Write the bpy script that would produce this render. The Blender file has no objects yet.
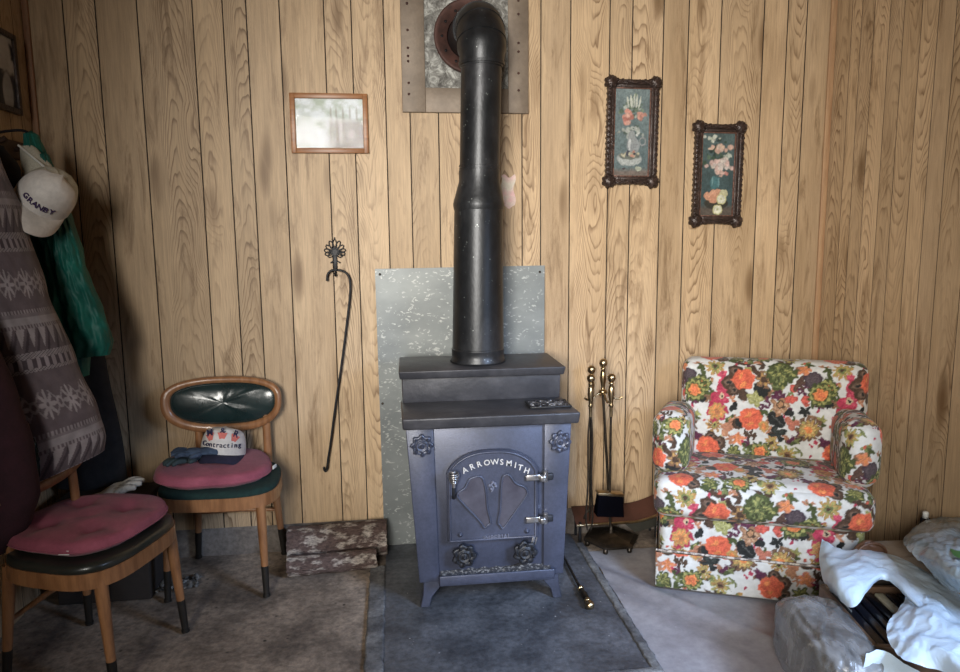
import bpy, bmesh, math, random
import numpy as np
from mathutils import Vector, Matrix, noise as mn
random.seed(7)
sc = bpy.context.scene
COL = sc.collection
PI = math.pi
def V(*a): return Vector(a)
def lerp(a, b, t): return a + (b - a) * t

# ------------------------------------------------------------------ camera
FPX, HC = 700.0, 1.45
camR = (Matrix.Rotation(math.radians(-7), 3, 'Z') @ Matrix.Rotation(math.radians(90 - 7.8), 3, 'X')
        @ Matrix.Rotation(math.radians(-0.56), 3, 'Z'))
cam_d = bpy.data.cameras.new('camera'); cam = bpy.data.objects.new('camera', cam_d); COL.objects.link(cam)
cam_d.sensor_width = 36; cam_d.lens = FPX / 960 * 36; cam_d.clip_start = 0.05
cam.matrix_world = Matrix.Translation((0, 0, HC)) @ camR.to_4x4()
sc.camera = cam
def at(px, py, z=None, Y=None):
    d = camR @ V((px - 480) / FPX, -(py - 336) / FPX, -1)
    t = (z - HC) / d.z if z is not None else Y / d.y
    return V(0, 0, HC) + d * t

# ------------------------------------------------------------------ materials
def nt(name):
    m = bpy.data.materials.new(name); m.use_nodes = True
    t = m.node_tree; b = t.nodes['Principled BSDF']
    return m, t, b
def N(t, ty, **k):
    n = t.nodes.new(ty)
    for a, v in k.items():
        if a.startswith('i_'): n.inputs[a[2:].replace('_', ' ')].default_value = v
        else: setattr(n, a, v)
    return n
def ramp(t, fac, stops, interp='LINEAR'):
    r = t.nodes.new('ShaderNodeValToRGB'); e = r.color_ramp; e.interpolation = interp
    while len(e.elements) > 1: e.elements.remove(e.elements[-1])
    e.elements[0].position = stops[0][0]; c = stops[0][1]; e.elements[0].color = (*c, 1)
    for p, c in stops[1:]:
        x = e.elements.new(p); x.color = (*c, 1)
    t.links.new(fac, r.inputs['Fac']); return r.outputs['Color']
def mth(t, op, a, b=None, c=None):
    n = t.nodes.new('ShaderNodeMath'); n.operation = op
    for i, v in enumerate((a, b, c)):
        if v is None: continue
        if isinstance(v, (int, float)): n.inputs[i].default_value = v
        else: t.links.new(v, n.inputs[i])
    return n.outputs[0]
def mixc(t, fac, a, b, mode='MIX'):
    n = t.nodes.new('ShaderNodeMix'); n.data_type = 'RGBA'; n.blend_type = mode
    for key, v in ((0, fac), (6, a), (7, b)):
        if isinstance(v, (int, float)): n.inputs[key].default_value = v
        elif isinstance(v, tuple): n.inputs[key].default_value = (*v, 1)
        else: t.links.new(v, n.inputs[key])
    return n.outputs[2]
def noise(t, vec, scale, detail=4, rough=.55, dist=0):
    n = N(t, 'ShaderNodeTexNoise'); n.inputs['Scale'].default_value = scale
    n.inputs['Detail'].default_value = detail; n.inputs['Roughness'].default_value = rough
    n.inputs['Distortion'].default_value = dist
    if vec is not None: t.links.new(vec, n.inputs['Vector'])
    return n.outputs['Fac']
def objco(t, sx=1, sy=1, sz=1):
    c = N(t, 'ShaderNodeTexCoord'); m = N(t, 'ShaderNodeMapping'); m.inputs['Scale'].default_value = (sx, sy, sz)
    t.links.new(c.outputs['Object'], m.inputs['Vector']); return m.outputs['Vector']
def bumpn(t, b, h, strength=.3, dist=.01):
    n = N(t, 'ShaderNodeBump'); n.inputs['Strength'].default_value = strength; n.inputs['Distance'].default_value = dist
    t.links.new(h, n.inputs['Height']); t.links.new(n.outputs['Normal'], b.inputs['Normal'])
def mat(name, c, rough=.6, metal=0, c2=None, sc_=8, st=(1, 1, 1), lo=.35, hi=.65, bump=0, bs=40, spec=.5, trans=0, alpha=1, coat=0, sheen=0, detail=4, fine=.10, fs=6, speck=None):
    m, t, b = nt(name)
    b.inputs['Roughness'].default_value = rough; b.inputs['Metallic'].default_value = metal
    b.inputs['Specular IOR Level'].default_value = spec
    b.inputs['Transmission Weight'].default_value = trans; b.inputs['Alpha'].default_value = alpha
    b.inputs['Coat Weight'].default_value = coat; b.inputs['Sheen Weight'].default_value = sheen
    c2 = c2 or tuple(x * .8 for x in c)
    f = noise(t, objco(t, *st), sc_, detail)
    col = ramp(t, f, [(lo, c), (hi, c2)])
    if fine:
        f2 = noise(t, objco(t, *st), sc_ * fs, 6, .7)
        col = mixc(t, 1.0, col, ramp(t, f2, [(.34, (1 - fine,) * 3), (.66, (1 + fine,) * 3)]), 'MULTIPLY')
    if speck:
        vo = N(t, 'ShaderNodeTexVoronoi'); vo.inputs['Scale'].default_value = speck[1]; t.links.new(objco(t), vo.inputs['Vector'])
        mk = mth(t, 'MULTIPLY', ramp(t, vo.outputs['Distance'], [(.10, (1,) * 3), (.22, (0,) * 3)]), ramp(t, noise(t, objco(t), speck[1] * .35, 2), [(speck[2], (0,) * 3), (speck[2] + .05, (1,) * 3)]))
        col = mixc(t, mk, col, speck[0])
    t.links.new(col, b.inputs['Base Color'])
    if bump: bumpn(t, b, noise(t, objco(t, *st), bs, 3), bump, .004)
    return m
def attrmat(name, rough=.85, bump=.15, bs=600, sheen=.1, spec=.3, dark=1.0):
    m, t, b = nt(name); a = N(t, 'ShaderNodeAttribute', attribute_name='paint')
    b.inputs['Roughness'].default_value = rough; b.inputs['Sheen Weight'].default_value = sheen
    b.inputs['Specular IOR Level'].default_value = spec
    f = noise(t, objco(t), 40, 4)
    c = mixc(t, 1.0, a.outputs['Color'], ramp(t, f, [(.3, (.82 * dark,) * 3), (.7, (1.0 * dark,) * 3)]), 'MULTIPLY')
    t.links.new(c, b.inputs['Base Color'])
    bumpn(t, b, noise(t, objco(t), bs, 2), bump, .002)
    return m
def emis(name, c, s):
    m, t, b = nt(name); b.inputs['Base Color'].default_value = (*c, 1)
    b.inputs['Emission Color'].default_value = (*c, 1); b.inputs['Emission Strength'].default_value = s
    return m

def wood_panel(name, light, mid, dark, linedark, kscale=1.0):
    m, t, b = nt(name)
    a = N(t, 'ShaderNodeAttribute', attribute_name='pk')
    sep = N(t, 'ShaderNodeSeparateXYZ'); t.links.new(a.outputs['Vector'], sep.inputs[0])
    u, z, r = sep.outputs
    def vec(su, sz, sr=1.0, off=0.0):
        c = N(t, 'ShaderNodeCombineXYZ')
        t.links.new(mth(t, 'MULTIPLY', u, su), c.inputs[0]); t.links.new(mth(t, 'MULTIPLY', z, sz), c.inputs[1])
        t.links.new(mth(t, 'MULTIPLY_ADD', r, sr, off), c.inputs[2]); return c.outputs[0]
    wob = mth(t, 'SUBTRACT', noise(t, vec(1.2, 1.7, 7), 1, 2), .5)
    uu = mth(t, 'MULTIPLY_ADD', wob, .13, u)
    u2 = mth(t, 'MULTIPLY', uu, uu)
    # knots: rings wrap round voronoi points
    vo = N(t, 'ShaderNodeTexVoronoi'); vo.inputs['Scale'].default_value = 1; vo.inputs['Randomness'].default_value = .9
    t.links.new(vec(7.5, 1.9, 13), vo.inputs['Vector'])
    kd = vo.outputs['Distance']
    kn = mth(t, 'MAXIMUM', mth(t, 'SUBTRACT', 1, mth(t, 'MULTIPLY', kd, 2.6)), 0)
    n1 = noise(t, vec(9, 1.6, 11), 1, 3, .5)
    v = mth(t, 'ADD', mth(t, 'MULTIPLY', z, 12.0), mth(t, 'MULTIPLY', u2, 900.0))
    v = mth(t, 'ADD', v, mth(t, 'MULTIPLY', n1, 7.0))
    v = mth(t, 'ADD', v, mth(t, 'MULTIPLY', kn, 5.0))
    fr = mth(t, 'FRACT', v)
    line = ramp(t, fr, [(0, (0, 0, 0)), (.60, (.10,) * 3), (.82, (.75,) * 3), (.90, (1,) * 3), (1, (0, 0, 0))])
    strength = ramp(t, noise(t, vec(10, 1.1, 17), 1, 3), [(.38, (.10,) * 3), (.62, (.85,) * 3)])
    lf = mth(t, 'MULTIPLY', line, strength)
    tone = ramp(t, noise(t, vec(4, .8, 23), 1, 4), [(.3, light), (.72, mid)])
    fib = ramp(t, noise(t, vec(150, 6, 5), 1, 4, .7), [(.34, (.78,) * 3), (.66, (1.06,) * 3)])
    tone = mixc(t, 1.0, tone, fib, 'MULTIPLY')
    c = mixc(t, lf, tone, linedark)
    bl = ramp(t, noise(t, vec(17, 2.4, 31), 1, 7, .72, .6), [(.53, (0,) * 3), (.68, (.75,) * 3)])
    c = mixc(t, bl, c, dark)
    kk = ramp(t, kd, [(.05, (1,) * 3), (.16, (.7,) * 3), (.27, (0,) * 3)])
    c = mixc(t, mth(t, 'MULTIPLY', kk, ramp(t, noise(t, vec(7.5, 1.9, 3), .7, 1), [(.42, (0,) * 3), (.55, (1,) * 3)])), c, dark)
    vr = mth(t, 'MULTIPLY_ADD', mth(t, 'FRACT', mth(t, 'MULTIPLY', r, 7.77)), .22, .88)
    cc = N(t, 'ShaderNodeCombineXYZ')
    for i in range(3): t.links.new(vr, cc.inputs[i])
    c = mixc(t, 1.0, c, cc.outputs[0], 'MULTIPLY')
    t.links.new(c, b.inputs['Base Color'])
    b.inputs['Roughness'].default_value = .5; b.inputs['Specular IOR Level'].default_value = .35
    return m

MT = {}
MT['panel'] = wood_panel('pine_panelling', (.58, .42, .262), (.44, .305, .175), (.16, .092, .042), (.135, .072, .032))
MT['groove'] = mat('groove_dark', (.025, .016, .01), .9)
MT['concrete'] = mat('old_concrete', (.33, .26, .20), .9, c2=(.13, .10, .078), sc_=4, lo=.38, hi=.62, bump=.9, bs=30, detail=12, fine=.38, fs=9, speck=((.03, .025, .02), 26, .60))
MT['kerb'] = mat('kerb_concrete', (.22, .19, .165), .9, c2=(.13, .11, .095), sc_=7, bump=.8, bs=40, detail=10, fine=.3)
MT['hearth'] = mat('hearth_slate', (.105, .112, .128), .5, c2=(.045, .049, .058), sc_=5, lo=.38, hi=.62, bump=.6, bs=50, detail=12, fine=.35, fs=9, speck=((.33, .33, .34), 55, .62))
MT['hearthrim'] = mat('hearth_rim', (.20, .20, .20), .7, c2=(.07, .07, .075), sc_=9, bump=.8, bs=40, detail=10, fine=.4)
MT['lino'] = mat('grey_sheet', (.34, .33, .35), .38, c2=(.22, .21, .225), sc_=4, lo=.35, hi=.65, bump=.25, bs=14, detail=10, fine=.15, speck=((.42, .42, .44), 40, .63))
MT['stove'] = mat('stove_paint', (.064, .072, .112), .40, .25, c2=(.040, .045, .068), sc_=5, fine=.14, fs=14, bump=.15, bs=160, detail=8, spec=.6)
MT['stovetop'] = mat('stove_top', (.038, .038, .044), .45, .2, c2=(.085, .083, .09), sc_=9, lo=.45, hi=.8, bump=.3, bs=60, detail=9)
MT['stovedark'] = mat('stove_dark', (.018, .019, .024), .5, .2, spec=.5)
MT['pipe'] = mat('black_pipe', (.014, .015, .017), .38, .35, c2=(.06, .06, .065), sc_=5, st=(1, 1, .6), lo=.5, hi=.85, bump=.15, bs=90, detail=8, fine=.3, speck=((.22, .24, .23), 75, .60))
MT['brightmetal'] = mat('worn_steel', (.55, .53, .52), .3, .9, c2=(.3, .29, .29), sc_=30)
MT['letter'] = mat('letter_metal', (.62, .60, .58), .45, .3)
MT['letterdim'] = mat('letter_dim', (.17, .18, .24), .5, .3)
MT['ash'] = mat('ash', (.03, .03, .035), .95, c2=(.30, .29, .28), sc_=90, lo=.5, hi=.72, bump=.9, bs=120, detail=5)
MT['pane'] = mat('sooty_glass', (.045, .042, .055), .15, 0, c2=(.072, .070, .088), sc_=7, spec=.6)
MT['brass'] = mat('aged_brass', (.52, .40, .24), .28, 1.0, c2=(.30, .22, .12), sc_=25)
MT['brassdark'] = mat('dark_brass', (.07, .055, .042), .38, .8, c2=(.03, .025, .02), sc_=25)
MT['black'] = mat('black_iron', (.012, .012, .014), .5, .3)
MT['bristle'] = mat('bristle', (.003, .003, .005), 1, spec=0, st=(200, 200, 3), sc_=3)
MT['redboard'] = mat('red_brown_board', (.085, .032, .022), .5, c2=(.05, .02, .015), sc_=8)
MT['oak'] = mat('chair_wood', (.34, .16, .068), .38, c2=(.21, .092, .038), sc_=6, st=(6, 6, 1), coat=.25)
MT['sleeve'] = mat('leg_sleeve', (.03, .026, .022), .45, .4)
MT['vinyl'] = mat('green_black_vinyl', (.008, .017, .017), .22, c2=(.015, .03, .03), sc_=5, spec=.7, bump=.3, bs=12)
MT['vinylolive'] = mat('dark_olive_vinyl', (.030, .032, .026), .3, c2=(.018, .02, .017), sc_=6, spec=.6, bump=.2, bs=14)
MT['greenpad'] = mat('dark_green_cloth', (.006, .030, .026), .9, c2=(.004, .02, .018), sc_=60, bump=.3, bs=300)
MT['pink'] = mat('rose_cushion_cloth', (.34, .085, .125), .9, c2=(.25, .058, .09), sc_=9, bump=.3, bs=350, sheen=.1)
MT['tagwhite'] = mat('white_tag', (.72, .72, .68), .7)
MT['bark'] = mat('old_bark', (.085, .055, .047), .95, c2=(.29, .25, .215), sc_=13, st=(1, 1.8, 2.2), lo=.50, hi=.60, bump=1, bs=34, detail=12, fine=.5, fs=4)
MT['endgrain'] = mat('cut_wood', (.30, .22, .15), .9, c2=(.16, .11, .08), sc_=12)
MT['fr_oak'] = mat('frame_oak', (.36, .155, .055), .4, c2=(.24, .10, .035), sc_=9, st=(1, 8, 8))
MT['fr_dark'] = mat('carved_dark_frame', (.035, .022, .018), .38, .25, c2=(.10, .062, .05), sc_=35, lo=.5, hi=.8, bump=.8, bs=90)
MT['fr_gold'] = mat('frame_fillet', (.22, .11, .08), .4, .4, c2=(.06, .03, .025), sc_=90)
MT['plate'] = mat('brown_metal_plate', (.20, .155, .115), .55, .2, c2=(.145, .11, .08), sc_=7, bump=.2, bs=40)
MT['rust'] = mat('rusty_collar', (.10, .045, .035), .7, .3, c2=(.05, .025, .02), sc_=20)
MT['white'] = mat('white_cap_cloth', (.66, .63, .60), .85, c2=(.54, .51, .48), sc_=8, bump=.2, bs=300)
MT['capmesh'] = mat('cap_mesh', (.50, .48, .40), .9, c2=(.40, .38, .31), sc_=200, bump=.5, bs=400)
MT['navy'] = mat('navy_cloth', (.012, .012, .035), .85, c2=(.02, .02, .05), sc_=20)
MT['greenj'] = mat('green_nylon', (.006, .125, .098), .55, c2=(.004, .07, .056), sc_=7, bump=.7, bs=16, spec=.35)
MT['greycoat'] = mat('charcoal_cloth', (.028, .027, .028), .95, c2=(.016, .015, .016), sc_=10)
MT['maroon'] = mat('maroon_cloth', (.040, .012, .020), .95, c2=(.028, .009, .015), sc_=14, bump=.3, bs=200)
MT['blackcloth'] = mat('black_cloth', (.008, .007, .01), .9)
MT['denim'] = mat('blue_denim', (.055, .085, .14), .9, c2=(.02, .035, .06), sc_=14, lo=.42, hi=.6, bump=.4, bs=200)
MT['glovew'] = mat('white_glove_cloth', (.50, .48, .43), .9, c2=(.10, .09, .08), sc_=22, lo=.55, hi=.7)
MT['rackwood'] = mat('rack_wood', (.06, .03, .018), .6, c2=(.04, .02, .012), sc_=8)
MT['corner'] = mat('reddish_corner_wood', (.33, .18, .10), .6, c2=(.24, .12, .065), sc_=5, st=(10, 10, 1))
MT['corner2'] = mat('corner_wood_right', (.38, .23, .12), .6, c2=(.29, .16, .08), sc_=5, st=(10, 10, 1))
MT['card'] = mat('brown_cardboard', (.31, .265, .215), .8, c2=(.25, .21, .17), sc_=5, bump=.2, bs=12)
MT['darkcard'] = mat('dark_cardboard', (.03, .022, .018), .9)
MT['crate'] = mat('dark_wood_crate', (.10, .058, .035), .45, c2=(.06, .035, .02), sc_=6, st=(1, 6, 6))
MT['cream'] = mat('cream_paper', (.62, .57, .42), .8, st=(1, 1, 1), sc_=60)
MT['vinylblk'] = mat('black_plastic', (.006, .007, .012), .25)
MT['leather'] = mat('brown_leather', (.11, .055, .032), .45, c2=(.07, .035, .02), sc_=9, bump=.3, bs=40)
MT['lemon'] = mat('foil', (.7, .7, .7), .3, .7)
def plastic(name, c, c2, alpha, rough=.25, scl=6, st=(1, 1, 1), bump=.6, bs=9):
    m, t, b = nt(name); f = noise(t, objco(t, *st), scl, 5, .6, 1.6)
    t.links.new(ramp(t, f, [(.35, c), (.65, c2)]), b.inputs['Base Color'])
    b.inputs['Roughness'].default_value = rough; b.inputs['Alpha'].default_value = alpha
    b.inputs['Subsurface Weight'].default_value = 0
    bumpn(t, b, noise(t, objco(t, *st), bs, 5, .6, 1.2), bump, .02); return m
MT['whitebag'] = plastic('white_plastic_bag', (.60, .73, .86), (.52, .66, .80), 1, .32, 5, bump=.35, bs=8)
MT['bluebag'] = plastic('blue_grey_plastic_bag', (.20, .27, .32), (.36, .43, .48), 1, .2, 6, st=(1, .5, 1), bump=.8, bs=7)
MT['clearbag'] = plastic('smoky_clear_bag', (.10, .10, .10), (.36, .36, .36), .62, .22, 5.0, bump=.5, bs=5)
MT['scrap'] = plastic('scrap_plastic', (.30, .29, .27), (.08, .075, .07), .9, .3, 20)
MT['fabric'] = attrmat('floral_fabric', .85)
MT['fleece'] = attrmat('fleece_fabric', .95, .3, 250, .2)
MT['oilpaint'] = attrmat('oil_painting', .5, .3, 300, 0)
MT['photo'] = attrmat('glazed_photograph', .5, 0, 300, 0)
def m_sheet():
    m, t, b = nt('galvanised_sheet')
    v = N(t, 'ShaderNodeTexVoronoi'); v.inputs['Scale'].default_value = 26
    mp = objco(t, 1, 1, 1.7)
    nz = N(t, 'ShaderNodeTexNoise'); nz.inputs['Scale'].default_value = 16; nz.inputs['Detail'].default_value = 6; t.links.new(mp, nz.inputs['Vector'])
    mx = mixc(t, .22, mp, nz.outputs['Color'], 'ADD'); t.links.new(mx, v.inputs['Vector'])
    sp = ramp(t, v.outputs['Distance'], [(.20, (1, 1, 1)), (.34, (0, 0, 0))])
    base = ramp(t, noise(t, mp, 4, 5), [(.35, (.205, .22, .215)), (.65, (.14, .152, .152))])
    msk = mth(t, 'MULTIPLY', sp, ramp(t, noise(t, mp, 13, 2), [(.42, (0,) * 3), (.52, (1,) * 3)]))
    t.links.new(mixc(t, msk, base, (.37, .38, .36)), b.inputs['Base Color'])
    b.inputs['Metallic'].default_value = .25; b.inputs['Roughness'].default_value = .42; return m
MT['sheet'] = m_sheet()
def m_mottle():
    m, t, b = nt('mottled_asbestos')
    f = noise(t, objco(t), 22, 10, .75, .8)
    t.links.new(ramp(t, f, [(.36, (.045, .04, .035)), (.5, (.17, .165, .15)), (.62, (.42, .42, .39))]), b.inputs['Base Color'])
    b.inputs['Roughness'].default_value = .75; return m
MT['mottle'] = m_mottle()
def m_glass():
    m, t, b = nt('clear_glass'); b.inputs['Base Color'].default_value = (1, 1, 1, 1); b.inputs['Roughness'].default_value = .02
    b.inputs['Alpha'].default_value = .08; b.inputs['Specular IOR Level'].default_value = .35; return m
MT['glass'] = m_glass()

# ------------------------------------------------------------------ mesh helpers
class MB:
    def __init__(s): s.v = []; s.f = []; s.sm = []; s.col = []; s.mi = []; s.usecol = False
    def add(s, vs, fs, smooth=False, M=None, cols=None, mi=0):
        o = len(s.v)
        s.v += [(M @ Vector(p)) if M is not None else Vector(p) for p in vs]
        s.f += [tuple(i + o for i in f) for f in fs]; s.sm += [smooth] * len(fs); s.mi += [mi] * len(fs)
        if cols is not None: s.usecol = True; s.col += [tuple(c) for c in cols]
        else: s.col += [(1, 1, 1)] * len(vs)
        return s
    def frombm(s, bm, smooth=False, M=None, mi=0):
        bm.verts.index_update()
        s.add([v.co.copy() for v in bm.verts], [[v.index for v in f.verts] for f in bm.faces], smooth, M, mi=mi); bm.free(); return s
    def box(s, c, d, bev=0, M=None, rot=None, seg=2, mi=0):
        bm = bmesh.new(); bmesh.ops.create_cube(bm, size=1)
        for v in bm.verts: v.co = V(v.co.x * d[0], v.co.y * d[1], v.co.z * d[2])
        if bev: bmesh.ops.bevel(bm, geom=bm.edges[:], offset=bev, segments=seg, profile=.5, affect='EDGES')
        T = Matrix.Translation(c)
        if rot is not None: T = T @ rot.to_4x4()
        if M is not None: T = M @ T
        return s.frombm(bm, bool(bev), T, mi)
    def hexa(s, p8, bev=0, M=None):
        bm = bmesh.new(); vs = [bm.verts.new(p) for p in p8]
        for f in ((3, 2, 1, 0), (4, 5, 6, 7), (0, 1, 5, 4), (1, 2, 6, 5), (2, 3, 7, 6), (3, 0, 4, 7)): bm.faces.new([vs[i] for i in f])
        if bev: bmesh.ops.bevel(bm, geom=bm.edges[:], offset=bev, segments=2, profile=.5, affect='EDGES')
        return s.frombm(bm, bool(bev), M)
    def tube(s, pts, r, seg=10, M=None, cap=True, flat=None, mi=0):
        pts = [Vector(p) for p in pts]; n = len(pts)
        rs = r if isinstance(r, (list, tuple)) else [r] * n
        vs = []; fs = []; up = None
        for i, p in enumerate(pts):
            d = (pts[min(i + 1, n - 1)] - pts[max(i - 1, 0)]).normalized()
            if up is None:
                up = V(0, 0, 1) if abs(d.z) < .9 else V(0, 1, 0)
            a = d.cross(up).normalized(); up = a.cross(d).normalized()
            fa = flat or (1, 1)
            for k in range(seg):
                t = 2 * PI * k / seg; vs.append(p + a * math.cos(t) * rs[i] * fa[0] + up * math.sin(t) * rs[i] * fa[1])
        for i in range(n - 1):
            for k in range(seg):
                k2 = (k + 1) % seg; fs.append((i * seg + k2, i * seg + k, (i + 1) * seg + k, (i + 1) * seg + k2))
        s.add(vs, fs, True, M, mi=mi)
        if cap:
            s.add(vs[:seg], [tuple(range(seg))], False, M, mi=mi); s.add(vs[-seg:], [tuple(reversed(range(seg)))], False, M, mi=mi)
        return s
    def lathe(s, prof, seg=24, M=None, mod=None, mi=0):
        vs = []; fs = []; n = len(prof)
        for r, z in prof:
            for k in range(seg):
                t = 2 * PI * k / seg; q = r * (mod(t, r) if mod else 1); vs.append(V(q * math.cos(t), q * math.sin(t), z))
        for i in range(n - 1):
            for k in range(seg):
                k2 = (k + 1) % seg; fs.append((i * seg + k, i * seg + k2, (i + 1) * seg + k2, (i + 1) * seg + k))
        fs.append(tuple(reversed(range(seg)))); fs.append(tuple((n - 1) * seg + k for k in range(seg)))
        return s.add(vs, fs, True, M, mi=mi)
    def prism(s, poly, d, M=None, bev=0, smooth=False):
        # poly in (x,z); extruded along +y from 0 to d
        bm = bmesh.new(); vs = [bm.verts.new((x, 0, z)) for x, z in poly]; f = bm.faces.new(vs)
        r = bmesh.ops.extrude_face_region(bm, geom=[f]); nv = [g for g in r['geom'] if isinstance(g, bmesh.types.BMVert)]
        for v in nv: v.co.y += d
        bmesh.ops.recalc_face_normals(bm, faces=bm.faces[:])
        if bev:
            bmesh.ops.bevel(bm, geom=[e for e in bm.edges], offset=bev, segments=1, affect='EDGES')
        bmesh.ops.triangulate(bm, faces=[f for f in bm.faces if len(f.verts) > 4])
        return s.frombm(bm, smooth, M)
    def grid(s, fn, nu, nv, M=None, colfn=None, closeu=False, mi=0, flip=False):
        vs = []; cols = []; fs = []
        for j in range(nv + 1):
            for i in range(nu + (0 if closeu else 1)):
                vs.append(fn(i / nu, j / nv))
                if colfn: cols.append(colfn(i / nu, j / nv))
        w = nu if closeu else nu + 1
        for j in range(nv):
            for i in range(nu):
                i2 = (i + 1) % w
                q = (j * w + i, j * w + i2, (j + 1) * w + i2, (j + 1) * w + i)
                fs.append(tuple(reversed(q)) if flip else q)
        return s.add(vs, fs, True, M, cols if colfn else None, mi)
    def build(s, name, m, parent=None, loc=None, merge=0, recalc=False, extra=None):
        me = bpy.data.meshes.new(name); me.from_pydata([tuple(v) for v in s.v], [], s.f)
        me.polygons.foreach_set('use_smooth', s.sm); me.polygons.foreach_set('material_index', s.mi)
        if s.usecol:
            at_ = me.color_attributes.new('paint', 'FLOAT_COLOR', 'POINT')
            a = np.ones((len(s.v), 4), dtype=np.float32); a[:, :3] = np.array(s.col, dtype=np.float32)
            at_.data.foreach_set('color', a.ravel())
        ms = m if isinstance(m, (list, tuple)) else [m]
        for q in ms: me.materials.append(MT[q] if isinstance(q, str) else q)
        if merge or recalc:
            bm = bmesh.new(); bm.from_mesh(me)
            if merge: bmesh.ops.remove_doubles(bm, verts=bm.verts[:], dist=merge)
            if recalc: bmesh.ops.recalc_face_normals(bm, faces=bm.faces[:])
            bm.to_mesh(me); bm.free()
        me.update()
        o = bpy.data.objects.new(name, me); COL.objects.link(o)
        if parent is not None: o.parent = parent
        if loc is not None: o.location = loc
        return o
def tag(o, label=None, cat=None, group=None, kind=None):
    if label: o['label'] = label
    if cat: o['category'] = cat
    if group: o['group'] = group
    if kind: o['kind'] = kind
    return o
def thing(name, label, cat, loc=(0, 0, 0), rz=0, group=None, rot=None):
    o = bpy.data.objects.new(name, None); COL.objects.link(o); o.location = loc
    o.rotation_euler = rot if rot else (0, 0, rz); o.empty_display_size = .05
    return tag(o, label, cat, group)
def struct(o): o['kind'] = 'structure'; return o
def T(x, y, z): return Matrix.Translation((x, y, z))
def Rx(a): return Matrix.Rotation(a, 4, 'X')
def Ry(a): return Matrix.Rotation(a, 4, 'Y')
def Rz(a): return Matrix.Rotation(a, 4, 'Z')
def fbm(p, s=1.0, o=3):
    return mn.fractal(Vector(p) * s, 1.0, 2.0, o)
def frame_tubes(pts, n=8):
    # catmull-rom through control points
    P = [Vector(p) for p in pts]; out = []
    for i in range(len(P) - 1):
        p0, p1, p2, p3 = P[max(i - 1, 0)], P[i], P[i + 1], P[min(i + 2, len(P) - 1)]
        for k in range(n):
            t = k / n
            out.append(.5 * ((2 * p1) + (p2 - p0) * t + (2 * p0 - 5 * p1 + 4 * p2 - p3) * t * t + (3 * p1 - p0 - 3 * p2 + p3) * t ** 3))
    out.append(P[-1]); return out
def text_mb(mb, s, size, M, ext=.001, align='CENTER', shear=0):
    c = bpy.data.curves.new('t', 'FONT'); c.body = s; c.size = size; c.extrude = ext; c.align_x = align; c.shear = shear; c.resolution_u = 3
    c.offset = size * .012
    o = bpy.data.objects.new('t', c); COL.objects.link(o)
    dg = bpy.context.evaluated_depsgraph_get(); me = bpy.data.meshes.new_from_object(o.evaluated_get(dg))
    mb.add([v.co.copy() for v in me.vertices], [tuple(p.vertices) for p in me.polygons], False, M)
    bpy.data.objects.remove(o); bpy.data.meshes.remove(me); bpy.data.curves.remove(c)

# ------------------------------------------------------------------ room shell
YB, XL, XR, ZC, YF = 3.241, -1.484, 2.105, 3.0, -1.7
def panel_wall(name, seams, z0, z1, M, seed, glen=.0052):
    rnd = random.Random(seed); mb = MB(); pk = []
    def put(vs, f, mi, p):
        mb.add(vs, [f], False, M, mi=mi); pk.extend(p)
    for a, b in zip(seams[:-1], seams[1:]):
        r = rnd.random() * 9; shift = rnd.choice([-.02, .0, .015, .03, .2, -.005, -.24]); sgn = rnd.choice([1, 1, 1, -1]); zo = rnd.random() * 20
        c = (a + b) / 2; x0, x1 = a + glen / 2, b - glen / 2
        vs = [(x0, 0, z0), (x1, 0, z0), (x1, 0, z1), (x0, 0, z1)]
        put(vs, (0, 1, 2, 3), 0, [(x - c + shift, sgn * z + zo, r) for x, _, z in vs])
        for xx, s in ((x0, 1), (x1, -1)):
            q = [(xx, 0, z0), (xx, .006, z0), (xx, .006, z1), (xx, 0, z1)]
            put(q, (0, 1, 2, 3) if s < 0 else (3, 2, 1, 0), 1, [(0, 0, 0)] * 4)
    a, b = seams[0], seams[-1]
    put([(a, .006, z0), (b, .006, z0), (b, .006, z1), (a, .006, z1)], (0, 1, 2, 3), 1, [(0, 0, 0)] * 4)
    put([(a, .08, z0), (b, .08, z0), (b, .08, z1), (a, .08, z1)], (3, 2, 1, 0), 1, [(0, 0, 0)] * 4)
    put([(a, .0, z0), (b, .0, z0), (b, .08, z0), (a, .08, z0)], (3, 2, 1, 0), 1, [(0, 0, 0)] * 4)
    put([(a, .0, z1), (b, .0, z1), (b, .08, z1), (a, .08, z1)], (0, 1, 2, 3), 1, [(0, 0, 0)] * 4)
    o = mb.build(name, ['panel', 'groove'])
    at_ = o.data.attributes.new('pk', 'FLOAT_VECTOR', 'POINT'); at_.data.foreach_set('vector', [x for p in pk for x in p])
    return struct(o)
sb = [-1.484, -1.328, -1.201, -1.036, -.813, -.69, -.593, -.455, -.268, -.152, -.013, .093, .22, .36, .48, .60, .687, .824, 1.006, 1.113, 1.26, 1.38, 1.5375, 1.746, 1.8635, 1.959, 2.105]
panel_wall('wall_back', sb, .13, ZC, T(0, YB, 0), 11)
sr = [3.241, 3.12, 3.05, 2.965, 2.865, 2.78, 2.68, 2.59, 2.503, 2.38, 2.28, 2.12, 2.03, 1.9, 1.78, 1.6, 1.5, 1.38, 1.2, 1.1, .95, .8, .6, .45, .3, .1, 0]
panel_wall('wall_right', [-y for y in sr], 0, ZC, T(XR, 0, 0) @ Rz(-PI / 2), 5, .003)
sl = [0, .12, .3, .42, .6, .72, .85, 1.0, 1.2, 1.32, 1.45, 1.6, 1.7, 1.85, 2.0, 2.12, 2.3, 2.42, 2.55, 2.7, 2.8, 2.92, 3.06, 3.15, 3.241]
panel_wall('wall_left', sl, 0, ZC, T(XL, 0, 0) @ Rz(PI / 2), 8, .003)
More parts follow.
